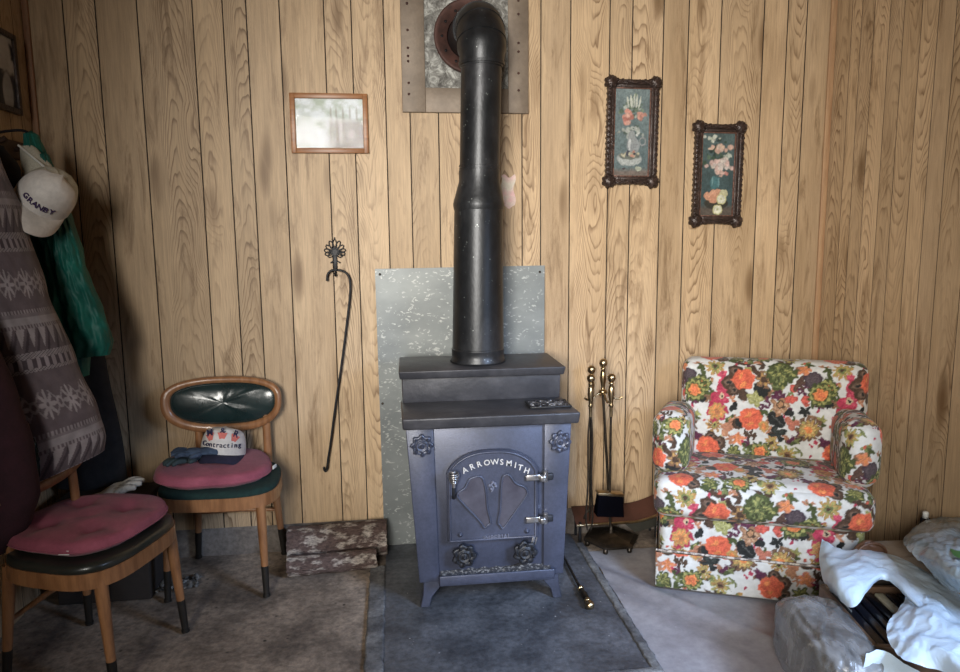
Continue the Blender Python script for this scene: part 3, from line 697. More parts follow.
def paint1(U, W_):
    asp = 2.35; c = np.ones(U.shape + (3,)) * np.array([.13, .20, .21]); c = blend(c, W_ * 1.1 - .35, (.22, .30, .30)); c = blend(c, (npnoise(U, W_, 5, 1) - .4), (.05, .09, .10))
    c = blend(c, np.clip((.10 - W_) * 20, 0, 1), (.20, .15, .12))
    c = bunch(c, U, W_, .55, .78, .16, .08, 40, [(.10, .16, .10), (.45, .50, .42), (.20, .28, .18)], .03, .08, 2, asp)
    for a in (-.5, -.25, 0, .2, .45): c = blend(c, ell(U, W_, .55 + a * .35, .87 - abs(a) * .05, .03, .08, -a), (.55, .58, .48))
    c = bunch(c, U, W_, .36, .68, .07, .035, 22, [(.75, .26, .17), (.62, .18, .12), (.80, .38, .27)], .06, .13, 3, asp)
    c = bunch(c, U, W_, .78, .70, .06, .03, 12, [(.72, .30, .20), (.60, .22, .15)], .05, .10, 5, asp)
    c = bunch(c, U, W_, .50, .52, .14, .03, 34, [(.60, .63, .58), (.42, .46, .40), (.10, .16, .12)], .03, .09, 6, asp)
    c = blend(c, ell(U, W_, .55, .35, .19, .11), (.28, .31, .32)); c = blend(c, ell(U, W_, .5, .45, .11, .08), (.30, .33, .33)); c = blend(c, ell(U, W_, .46, .36, .035, .08), (.55, .57, .57))
    c = blend(c, ell(U, W_, .82, .40, .11, .06) - ell(U, W_, .81, .40, .07, .04), (.30, .32, .32))
    c = blend(c, ell(U, W_, .45, .20, .38, .085), (.42, .46, .44)); c = blend(c, ell(U, W_, .45, .235, .33, .045), (.16, .18, .15))
    c = bunch(c, U, W_, .52, .25, .12, .012, 16, [(.60, .25, .16), (.06, .06, .10), (.50, .46, .30)], .04, .08, 8, asp)
    c = blend(c, ell(U, W_, .72, .09, .10, .03), (.42, .46, .34)); c = blend(c, ell(U, W_, .30, .09, .05, .012), (.08, .05, .06))
    return c
def paint2(U, W_):
    asp = 2.35; c = np.ones(U.shape + (3,)) * np.array([.055, .11, .115]); c = blend(c, W_ * .8 - .3, (.13, .20, .19)); c = blend(c, (npnoise(U, W_, 5, 9) - .45), (.03, .05, .05))
    c = blend(c, np.clip((.14 - W_) * 20, 0, 1), (.13, .10, .075))
    c = bunch(c, U, W_, .50, .70, .18, .12, 46, [(.05, .10, .06), (.10, .17, .10), (.03, .06, .05)], .03, .09, 2, asp)
    c = bunch(c, U, W_, .35, .93, .10, .02, 12, [(.60, .62, .50), (.45, .50, .35)], .04, .08, 3, asp)
    c = bunch(c, U, W_, .52, .82, .13, .022, 16, [(.78, .50, .33), (.80, .60, .45), (.70, .40, .28)], .06, .12, 4, asp)
    c = bunch(c, U, W_, .80, .72, .05, .02, 8, [(.50, .56, .45)], .05, .09, 5, asp)
    c = bunch(c, U, W_, .58, .63, .16, .035, 34, [(.78, .66, .58), (.80, .50, .42), (.70, .60, .50)], .06, .12, 6, asp)
    c = bunch(c, U, W_, .64, .52, .09, .015, 10, [(.70, .26, .20), (.75, .45, .35)], .05, .09, 7, asp)
    c = blend(c, ell(U, W_, .42, .40, .15, .09), (.05, .20, .22)); c = blend(c, ell(U, W_, .36, .42, .03, .06), (.16, .36, .38)); c = blend(c, ell(U, W_, .55, .41, .03, .06), (.12, .30, .32))
    c = blend(c, ell(U, W_, .50, .15, .40, .07), (.05, .045, .03))
    for x, y, r, col in ((.22, .24, .12, (.72, .30, .14)), (.40, .26, .14, (.78, .36, .18)), (.55, .28, .12, (.75, .33, .16)), (.40, .205, .14, (.70, .28, .13)), (.72, .27, .13, (.58, .55, .28))):
        c = blend(c, ell(U, W_, x, y, r, r / asp), col)
    for x, y in ((.66, .205), (.55, .075)):
        c = blend(c, ell(U, W_, x, y, .16, .16 / asp), (.66, .62, .22)); c = blend(c, ell(U, W_, x, y, .13, .13 / asp), (.78, .76, .55)); c = blend(c, ell(U, W_, x, y, .035, .035 / asp), (.5, .5, .2))
    return c
ornate('dark carved frame with a coral flower and silver jug still life', 1.115, 1.937, .262, .495, .012, paint1)
ornate('dark carved frame with a white roses, oranges and cut lemons still life', 1.540, 1.747, .256, .485, .010, paint2)
# left wall picture
t = thing('framed_photograph', 'dark framed black and white photograph on the left wall above the coats', 'picture', (XL, 2.93, 2.12), rot=(0, 0, PI / 2))
mb = MB(); rectframe(mb, .40, .31, .022, .018); mb.build('frame', 'fr_dark', t)
def bw(U, W_):
    c = np.ones(U.shape + (3,)) * np.array([.035, .035, .045])
    n = npnoise(U, W_, 5, 12); c = blend(c, (n - .42) * 8 * np.clip((W_ - .42) * 6, 0, 1), (.52, .50, .47))
    c = blend(c, ell(U, W_, .80, .80, .16, .20, 0, .2), (.50, .48, .45)); c = blend(c, ell(U, W_, .70, .62, .20, .12, 0, .2), (.45, .43, .41))
    for x, w_ in ((.25, .08), (.55, .09), (.83, .11)): c = blend(c, ell(U, W_, x, .2, w_, .3) * (.6 + .6 * n), (.40, .40, .40))
    return c
painted('photograph', .36, .27, -.008, bw, 'photo', t, 60, 46)

# ------------------------------------------------------------------ fireplace tools
BX, BY = 1.0, 3.085
t = thing('tool_stand', 'bronze fireplace tool stand with a hexagonal foot right of the stove', 'tool stand', (BX, BY, 0.003))
mb = MB(); hexp = lambda r, z: [(r * (1 if k % 2 == 0 else .87) * math.cos(k * PI / 6), r * (1 if k % 2 == 0 else .87) * math.sin(k * PI / 6), z) for k in range(12)]
rings = [hexp(.134, 0.026), hexp(.136, .036), hexp(.115, .044), hexp(.05, .052), hexp(.022, .06)]
vs = [p for r in rings for p in r]; fs = [(i * 12 + k, i * 12 + (k + 1) % 12, (i + 1) * 12 + (k + 1) % 12, (i + 1) * 12 + k) for i in range(4) for k in range(12)] + [tuple(range(11, -1, -1)), tuple(48 + k for k in range(12))]
mb.add(vs, fs)
for k in range(6):
    a = k * PI / 3; mb.lathe([(.010, 0), (.012, .008), (.009, .030)], 10, T(.115 * math.cos(a), .115 * math.sin(a), 0))
mb.build('base', 'brassdark', t)
TX = -.050
mb = MB(); mb.tube([V(0, 0, .04), V(TX, 0, .75)], .0065, 10)
mb.lathe([(.014, .045), (.017, .055), (.010, .075), (.008, .10)], 14); mb.build('pole', 'brassdark', t)
def grip(mb, M):  # turned handle + ball, local z up from 0
    mb.lathe([(.007, 0), (.012, .006), (.008, .014), (.010, .03), (.015, .06), (.013, .09), (.008, .105), (.013, .110), (.008, .117)], 16, M)
def ball(mb, M): mb.lathe([(.001, .113), (.010, .117), (.017, .126), (.019, .136), (.017, .147), (.010, .154), (.001, .156)], 18, M)
mb = MB(); grip(mb, T(TX, 0, .745)); ball(mb, T(TX, 0, .745)); mb.build('finial', 'brass', t)
# hook crown
mb = MB()
for dx, dy in ((-1, -.15), (1, -.15), (0, -1), (.1, 1)):
    d = V(dx, dy, 0).normalized(); q = [V(TX, 0, .745), d * .03 + V(TX, 0, .735), d * .055 + V(TX, 0, .715), d * .075 + V(TX, 0, .712), d * .092 + V(TX, 0, .722)]
    mb.tube(frame_tubes(q, 4), .0045, 8)
mb.lathe([(.010, .735), (.018, .742), (.018, .752), (.010, .758)], 14, T(TX, 0, 0)); mb.build('hook_crown', 'brass', t)
G = 'fireplace tools on the stand'
def tool(name, label, x, y, ztop, build):
    t = thing(name, label, 'fireplace tool', (x, y, ztop)); t['group'] = G
    mb = MB(); grip(mb, T(0, 0, -.156)); ball(mb, T(0, 0, -.156)); mb.tube([V(0, 0, -.156), V(0, 0, -.20)], .008, 10); mb.build('handle', 'brass', t)
    build(t); return t
def b_brush(t):
    mb = MB(); mb.tube([V(0, 0, -.2), V(0, 0, -.56)], .0055, 8); mb.build('shaft', 'brassdark', t)
    mb = MB(); mb.box((0, 0, -.565), (.125, .05, .014), .004, rot=Matrix.Rotation(.12, 3, 'Y')); mb.build('brush_cap', 'brass', t)
    mb = MB(); mb.hexa([(-.068, -.030, -.665), (.062, -.030, -.675), (.062, .03, -.675), (-.068, .03, -.665), (-.058, -.022, -.565), (.058, -.022, -.578), (.058, .022, -.578), (-.058, .022, -.565)], .004); mb.build('bristles', 'bristle', t)
def b_poker(t):
    mb = MB(); mb.tube([V(0, 0, -.2), V(0, 0, -.72), V(0, 0, -.775)], [.0055, .0055, .002], 8); mb.tube(frame_tubes([V(0, 0, -.70), V(-.012, -.0, -.715), V(-.026, 0, -.735), V(-.028, 0, -.75)], 4), .004, 6); mb.build('shaft', 'brassdark', t)
def b_tongs(t):
    for s in (-1, 1):
        mb = MB(); mb.tube(frame_tubes([V(s * .003, 0, -.2), V(s * .010, 0, -.3), V(s * .008, 0, -.5), V(s * .016, 0, -.68), V(s * .008, -.0, -.745)], 5), .0042, 8); mb.build('tong_arm', 'brassdark', t)
p = at(611, 373, Y=3.03); tool('hearth_brush', 'fireplace brush with square black bristles hanging on the tool stand', p.x, 3.02, p.z, b_brush)
p = at(591, 374, Y=3.05); tool('fire_tongs', 'brass handled tongs hanging leftmost and nearest on the tool stand', p.x, 3.05, p.z, b_tongs)
p = at(592.5, 366, Y=3.12); tool('fire_poker', 'brass handled poker hanging behind the tongs on the tool stand', p.x, 3.135, p.z, b_poker)
# curved log cradle with brass edge
t = thing('log_cradle', 'dark red log cradle with curved brass edge behind the tool stand', 'log cradle', (1.05, 3.10, 0.003))
def cz(x): return .088 + .12 * max(0, (x - .06) / .30) ** 1.7 + .10 * max(0, (-x - .25) / .1) ** 1.5
X0, X1 = -.21, .36
mb = MB()
mb.grid(lambda u, v: V(lerp(X0, X1, u), lerp(.015, .125, v), cz(lerp(X0, X1, u)) + .055 * v), 40, 6)
mb.grid(lambda u, v: V(lerp(X0, X1, u), lerp(.015, .125, v), cz(lerp(X0, X1, u)) + .055 * v - .006), 40, 6, flip=True)
mb.build('cradle_bed', 'redboard', t)
mb = MB(); mb.grid(lambda u, v: V(lerp(.02, X1, u), .012, cz(lerp(.02, X1, u)) - .052 * v * min(1, u * 6) + .003), 30, 3, flip=True); mb.build('apron', mat('olive_black_metal', (.05, .048, .038), .5, .4), t)
mb = MB(); mb.tube([V(lerp(X0, X1, k / 40), .010, cz(lerp(X0, X1, k / 40)) + .004) for k in range(41)], .0065, 8); mb.build('brass_edge', 'brass', t)
for x in (-.19, .19):
    for y in (.03, .11): MB().tube([V(x, y, 0), V(x, y, .10)], .007, 8).build('foot', 'black', t)
# brass handled poker lying on the hearth
a, b = V(.735, 2.90, .020), V(.735, 2.56, .022)
t = thing('fallen_poker', 'dark fireplace poker with brass ball handle lying on the hearth right of the stove', 'poker', (.735, 2.70, .017))
mb = MB(); mb.tube([V(0.002, .30, 0), V(0, -.05, 0)], .006, 10); mb.build('shaft', 'brassdark', t)
mb = MB(); M_ = T(0, -.04, 0.002) @ Rx(PI / 2); grip(mb, M_); mb.build('grip', 'brassdark', t)
mb = MB(); ball(mb, M_); mb.lathe([(.012, .098), (.015, .104), (.012, .114)], 14, M_); mb.build('ball_end', 'brass', t); MB().lathe([(.011, .0), (.014, .006), (.011, .012)], 14, M_).build('collar', 'brass', t)

# ------------------------------------------------------------------ firewood
def log(name, label, L, r, loc, rz, seed, flat=1.0):
    mb = MB(); seg = 80; n = 110
    def fn(u, v):
        a = 2 * PI * u; rr = r * (1 + .05 * fbm((math.cos(a) * 9, math.sin(a) * 9, v * 16 + seed), 1, 4) + .10 * fbm((math.cos(a) * 1.3, math.sin(a) * 1.3, v * 3 + seed)) + .07 * fbm((math.cos(a) * 5, math.sin(a) * 5, v * 6 + seed)))
        return V(lerp(-L / 2, L / 2, v) + .006 * fbm((math.cos(a) * 4, math.sin(a) * 4, seed)), rr * math.cos(a), rr * math.sin(a) * flat)
    mb.grid(fn, seg, n, closeu=True)
    for v in (0, 1):
        ring = [fn(k / seg, v) for k in range(seg)]; c = V(lerp(-L / 2, L / 2, v), 0, 0)
        mb.add(ring + [c], [(k, (k + 1) % seg, seg) if v else ((k + 1) % seg, k, seg) for k in range(seg)], False, mi=1)
    o = mb.build(name, ['bark', 'endgrain'], None, loc); o.rotation_euler = (0, .0, rz)
    zmin = min(v.co.z for v in o.data.vertices); o.location.z = -zmin + .001
    return tag(o, label, 'firewood', 'firewood on the concrete floor')
log('firewood_log', 'thick flaking bark log against the kerb beside the stove', .445, .080, (-.285, 3.135, .08), .02, 1.0, .92)
log('split_firewood', 'thin weathered split log lying in front of the thick log', .385, .044, (-.30, 2.99, .04), .08, 6.0, .95)

# ------------------------------------------------------------------ dining chairs
def outline(w, d, n=56, taper=.0, p=3.2):
    pts = []
    for k in range(n):
        a = 2 * PI * k / n; c, s = math.cos(a), math.sin(a)
        x = w / 2 * math.copysign(abs(c) ** (2 / p), c); y = d / 2 * math.copysign(abs(s) ** (2 / p), s)
        x *= 1 - taper * (y / d); pts.append((x, y))
    return pts
def pad(mb, ol, z0, z1, dome=.012, edge=.010, quilt=0, seed=0, M=None, hump=None):
    n = len(ol); rings = []
    ks = [(1 - edge / .24, z0), (1, z0 + edge * .8), (1, z1 - edge), (.985, z1 - edge * .35), (.955, z1)] + [(f, None) for f in (.86, .74, .6, .45, .3, .15, .04)]
    vs = []
    for f, z in ks:
        for x, y in ol:
            xx, yy = x * f, y * f
            if z is None:
                zz = z1 + dome * (1 - f * f)
                if quilt: 
                    for qx, qy in ((-.09, -.08), (.09, -.08), (-.09, .09), (.09, .09), (0, 0)): zz -= quilt * math.exp(-(((xx - qx) ** 2 + (yy - qy) ** 2) / .0020))
                    zz -= quilt * .5 * math.exp(-(abs(abs(xx) - .09) / .02) ** 2)
                    zz -= quilt * .4 * math.exp(-(abs(abs(yy) - .085) / .02) ** 2)
            else: zz = z
            zz += .004 * fbm((xx * 9, yy * 9, seed))
            if hump: zz += hump(xx, yy)
            vs.append(V(xx, yy, zz))
    fs = [(i * n + k, i * n + (k + 1) % n, (i + 1) * n + (k + 1) % n, (i + 1) * n + k) for i in range(len(ks) - 1) for k in range(n)]
    fs += [tuple(reversed(range(n))), tuple((len(ks) - 1) * n + k for k in range(n))]
    mb.add(vs, fs, True, M); return mb
def make_chair(label, loc, rz, seatmat):
    t = thing('dining_chair', label, 'chair', loc, rz, 'wooden dining chairs with rose cushions')
    ol = outline(.475, .44, taper=.16)
    mb = MB(); n = len(ol); vs = []
    for f, z in ((.965, .385), (1.0, .385), (1.0, .437), (.965, .437)): vs += [V(x * f, y * f, z) for x, y in ol]
    fs = [(i * n + k, i * n + (k + 1) % n, ((i + 1) % 4) * n + (k + 1) % n, ((i + 1) % 4) * n + k) for i in range(4) for k in range(n)]
    mb.add(vs, fs); mb.build('seat_rail', 'oak', t)
    mb = MB(); pad(mb, [(x * .985, y * .985) for x, y in ol], .42, .462, .010, .014, seed=2); mb.build('seat_pad', seatmat, t)
    for sx in (-1, 1):
        for back in (0, 1):
            top = V(sx * .185, -.165, .42) if not back else V(sx * .165, .175, .42)
            bot = V(sx * .197, -.195, .004) if not back else V(sx * .195, .205, .004)
            mb = MB(); mid = lerp(top, bot, .70); mb.tube([top, lerp(top, bot, .2), mid], [.021, .020, .0145], 14); o = mb.build('leg', 'oak', t)
            mb = MB(); mb.tube([lerp(top, bot, .69), lerp(top, bot, .98)], [.0155, .0125], 14); mb.tube([lerp(top, bot, .975), bot], [.015, .015], 14); mb.build('leg_sleeve', 'sleeve', o)
    mb = MB(); mb.tube([V(-.178, .193, .225), V(0, .196, .232), V(.178, .193, .225)], [.008, .011, .008], 10); mb.build('stretcher', 'oak', t)
    for sx in (-1, 1):
        mb = MB(); mb.tube(frame_tubes([V(sx * .150, .172, .39), V(sx * .150, .176, .5), V(sx * .148, .182, .66), V(sx * .15, .186, .72)], 4), [.018] * 12 + [.013], 12, flat=(1, .75)); mb.build('back_post', 'oak', t)
    # oval back ring
    def ringpt(a, s=1.0, dy=0):
        c, q = math.cos(a), math.sin(a)
        x = .258 * math.copysign(abs(c) ** .80, c) - .034; z = (.108 * abs(q) ** .62 if q > 0 else -.142 * abs(q) ** .90)
        x *= s if s == 1 else s; z = z * (s if s == 1 else 1 - (1 - s) * 2.0)
        return V(x, .150 + .042 * (1 - (x / .26) ** 2) + dy + .08 * (z), .748 + z)
    mb = MB(); n = 64; vs = []
    for s, dy in ((1.0, -.006), (.985, -.014), (.885, -.014), (.87, -.006), (.87, .012), (1.0, .012)): vs += [ringpt(2 * PI * k / n, s if s != 1.0 else .999999, dy) for k in range(n)]
    fs = [(i * n + k, i * n + (k + 1) % n, ((i + 1) % 6) * n + (k + 1) % n, ((i + 1) % 6) * n + k) for i in range(6) for k in range(n)]
    mb.add(vs, fs, True); mb.build('back_ring', 'oak', t, recalc=True)
    mb = MB(); vs = []; ss = [.89, .86, .80, .70, .55, .35, .15, .02]
    for s in ss:
        for k in range(n):
            a = 2 * PI * k / n; p = ringpt(a, .89); c0 = V(-.034, p.y, .742); q = c0 + (p - c0) * (s / .89); q.y = .150 + .042 * (1 - (q.x / .26) ** 2) + .08 * (q.z - .748)
            d = 1 - (s / .89) ** 2.5; cr = .004 * fbm((q.x * 40, q.z * 6, 1)); q.y -= -.004 + .030 * d ** .7 + cr * d; vs.append(q)
    fs = [(i * n + k, i * n + (k + 1) % n, (i + 1) * n + (k + 1) % n, (i + 1) * n + k) for i in range(len(ss) - 1) for k in range(n)] + [tuple((len(ss) - 1) * n + k for k in range(n))]
    mb.add(vs, fs, True); mb.build('back_pad', 'vinyl', t, recalc=True)
    return t
CH1 = (-.742, 3.005); R1 = -.035
CH2 = (-1.05, 2.438); R2 = math.radians(74)
make_chair('wooden dining chair against the back wall with black oval back pad and dark green seat', (*CH1, 0), R1, 'greenpad')
make_chair('wooden dining chair side on in the left foreground with dark olive vinyl seat', (*CH2, 0), R2, 'vinylolive')
def cushion(label, loc, rz, tagp, quilt, w, d, p=3.0, tilt=(0, 0), hump=None, h=.048):
    t = thing('seat_cushion', label, 'cushion', loc, rz, 'rose pink seat cushions', rot=(tilt[0], tilt[1], rz))
    mb = MB(); pad(mb, outline(w, d, 64, .10, p), 0, h, .016, .024, quilt, seed=loc[0] * 7, hump=hump); mb.build('cushion_body', 'pink', t)
    ol = outline(w * 1.004, d * 1.004, 64, .10, p)
    mb = MB(); mb.tube([V(x, y, h * .42 + (hump(x, y) if hump else 0)) for x, y in ol + ol[:1]], .0028, 6, cap=False); mb.build('piping', 'pink', t)
    q = Matrix.Rotation(-rz, 3, 'Z') @ (Vector(tagp[0]) - Vector(loc)); q.z = tagp[2]
    mb = MB(); mb.box(q, (.034, .004, .015), .0008, rot=Matrix.Rotation(tagp[1] - rz, 3, 'Z')); mb.build('care_tag', 'tagwhite', t)
    return t
cushion('rose pink cushion on the chair by the wall under the cap and gloves', (CH1[0] - .035, CH1[1] - .005, .474), .16, ((-.528, 2.99, .5), 1.3, .030), 0, .46, .40, 2.6, (.02, .03), h=.05)
cushion('tufted rose pink cushion on the left foreground chair', (CH2[0] - .015, CH2[1] + .02, .474), R2 - .02, ((-1.045, 2.222, .5), -.15, .020), .020, .45, .44, 2.8)

# caps -----------------------------------------------------------
def make_cap(label, M, crown, back, visor, under, words, scale=1.0, H=.105, fh=.02, e=.55, fspan=.21, vlen=.07):
    """cap in local axes: front faces -y, up is +z"""
    t = thing('baseball_cap', label, 'cap'); t.matrix_world = M @ Matrix.Scale(scale, 4)
    def dome(u, v, off=0):
        a = 2 * PI * u; el = v * PI / 2; fr = max(0, math.cos(a)); r = math.cos(el) ** e if v < 1 else 0
        h = H + fh * fr ** .5 * math.sin(el); dn = .003 * fbm((math.cos(a) * 2, math.sin(a) * 2, v * 3))
        return V((.083 + off) * r * math.sin(a), -(.100 + off) * r * math.cos(a), h * math.sin(el) ** .9 + dn)
    mb = MB(); mb.grid(lambda u, v: dome(lerp(-fspan, fspan, u), v, .001), 28, 20); mb.build('front_panel', crown, t)
    mb = MB(); mb.grid(lambda u, v: dome(lerp(fspan, 1 - fspan, u), v), 40, 20); mb.build('rear_crown', back, t)
    def vis(u, v):
        a = lerp(-1.25, 1.25, u); r0 = V(.084 * math.sin(a), -.101 * math.cos(a), .002); L = vlen * max(0, math.cos(a * 1.2)) ** .5
        q = r0 + V(math.sin(a) * .25, -1, 0).normalized() * (L * v); q.z += -.020 * v * v - 2.6 * (q.x ** 2) * (.35 + .65 * v) + .006; return q
    mb = MB(); mb.grid(vis, 30, 10); mb.grid(lambda u, v: vis(u, v) - V(0, 0, .003), 30, 10, flip=True, mi=1)
    mb.build('visor', [visor, under], t)
    MB().lathe([(.006, -.002), (.006, .002), (0, .004)], 10, T(0, 0, H + .003)).build('button', back, t)
    def onf(x, z):
        u = 0; v = .2
        for _ in range(30):
            p = dome(u, v, .003); u += (x - p.x) * 1.2; v = min(.9, max(0.0, v + (z - p.z) * 4))
        return dome(u, v, .003), u
    for nm, wd, m, size, z0, spread, arc, fan in words:
        mb = MB(); n_ = len(wd)
        for i, chh in enumerate(wd):
            if chh == ' ': continue
            f = (2 * i / (n_ - 1) - 1); x = spread * (i - (n_ - 1) / 2)
            if chh in 'iIl': x += 0
            p, u = onf(x, z0 + arc * (1 - f * f)); g = MB() if nm == 'initial' else mb
            text_mb(g, chh, size, T(p.x, p.y - .001, p.z) @ Rz(2 * PI * u * .85) @ Ry(fan * f) @ Rx(PI / 2 - .12), .0014)
            if nm == 'initial': g.build(nm, m, t)
        if nm != 'initial': mb.build(nm, m, t)
    return t, dome, onf
MT['redprint'] = mat('red_print', (.60, .16, .13), .8); MT['navyprint'] = mat('navy_print', (.02, .02, .06), .8); MT['purpleprint'] = mat('purple_print', (.045, .02, .09), .8)
# cap on the chair cushion
cp = at(219, 458, .545)
M_ = T(cp.x, cp.y + .075, .545) @ Rz(.10) @ Ry(.13) @ Rx(-.13)
c1, dm, onf = make_cap('navy baseball cap with white front lettered Contracting on the chair cushion', M_, 'white', 'navy', 'navy', 'navy',
         [('initial', 'M&R', 'navyprint', .036, .074, .044, .010, .35), ('lettering', 'Contracting', 'navyprint', .026, .036, .0128, .0, 0)], 1.12, .088, .016, .30, .235, .05)
for x, a in ((-.044, -.5), (.0, 0), (.044, .5)):
    p, u = onf(x, .070 + .008 * (x == 0)); poly = [(-.008, -.014), (.008, -.014), (.018, .012), (-.018, .012)]
    MB().prism(poly, .0012, T(p.x, p.y - .0005, p.z) @ Rz(2 * PI * u * .85) @ Ry(a * .8) @ Rx(-.12)).build('red_flash', 'redprint', c1)
# white trucker cap hanging on the rack
cp = at(44, 196, Y=2.76)
xa = V(.71, .33, -.61).normalized(); za = V(.66, -.40, .65); za = (za - xa * za.dot(xa)).normalized(); ya = za.cross(xa)
M_ = Matrix(((xa.x, ya.x, za.x, cp.x), (xa.y, ya.y, za.y, cp.y), (xa.z, ya.z, za.z, cp.z - .01), (0, 0, 0, 1)))
c2, dm, onf = make_cap('white trucker cap with purple letters hanging from the coat rack over the green jacket', M_, 'white', 'capmesh', 'white', 'white',
         [('lettering', 'GRANBY', 'purpleprint', .025, .030, .0165, .0, 0)], 1.12, .10, .02, .6, .23, .075)
Mi = (M_ @ Matrix.Scale(1.12, 4)).inverted()
mb = MB(); top = at(27, 146, Y=2.86); bot = at(47, 190, Y=2.82)
def hang(u, v):
    a = 2 * PI * u; c = lerp(top, bot, v); w = lerp(.022, .082, v ** .75); return c + V(math.cos(a) * w + .02 * v * (1 - v), math.sin(a) * w * .55, -.02 * math.cos(a) * v + .006 * fbm((u * 6, v * 3, 2)))
mb.grid(hang, 36, 16, closeu=True); mb.add([hang(k / 36, 0) for k in range(36)], [tuple(range(36))]); mb.v = [Mi @ q for q in mb.v]; mb.build('mesh_back', 'capmesh', c2)
mb = MB(); pts = [lerp(top, bot, f) + V(lerp(-.02, .085, f), -lerp(.02, .05, f), lerp(.0, .02, f)) for f in [k / 8 for k in range(9)]]
mb.tube([Mi @ q for q in pts], .004, 6); mb.build('strap', 'tagwhite', c2)

# gloves ----------------------------------------------------------
def glove(name, label, loc, eul, m, sc_, grp=None):
    mb = MB()
    def blob(c, r, seg=14):
        mb.grid(lambda u, v: V(c[0] + r[0] * math.cos(2 * PI * u) * math.sin(PI * v) * (1 + .12 * fbm((u * 4, v * 4, c[0] * 30))), c[1] + r[1] * math.sin(2 * PI * u) * math.sin(PI * v), c[2] + r[2] * math.cos(PI * v)), seg, 10, closeu=True, flip=True)
    blob((0, 0, .016), (.045, .05, .018))
    for i, (x, L, b) in enumerate(((-.033, .055, -.12), (-.011, .068, -.02), (.012, .064, .06), (.033, .05, .18))):
        mb.tube(frame_tubes([V(x, .03, .016), V(x + b * L * .6, .04 + L * .5, .020), V(x + b * L, .04 + L, .010)], 4), [.012, .012, .012, .012, .0115, .011, .010, .009, .006], 10)
    mb.tube(frame_tubes([V(-.03, -.02, .014), V(-.058, .005, .018), V(-.066, .034, .012)], 4), [.013, .013, .013, .012, .012, .011, .010, .009, .006], 10)
    t = thing(name, label, 'glove', loc, rot=eul, group=grp); t.scale = (sc_,) * 3
    mb.build('glove_hand', m, t)
    mb = MB(); mb.tube([V(0, -.03, .016), V(0, -.06, .018), V(0, -.10, .018)], [.036, .040, .046], 20, flat=(1, .42)); mb.build('cuff', m, t)
    return t
MT['dkblue'] = mat('dark_teal_glove', (.018, .030, .042), .8, c2=(.035, .06, .065), sc_=16, bump=.3, bs=150)
g1 = at(188, 463, .54); glove('work_glove', 'dark blue work glove draped at the front of the rose cushion by the cap', (g1.x, g1.y, .542), (0.05, .1, 2.4), 'dkblue', .95)
g1 = at(192, 456, .57); glove('work_glove', 'faded blue denim glove lying on the darker blue glove beside the cap', (g1.x + .01, g1.y - .005, .575), (0.1, -.1, 2.0), 'denim', .85)

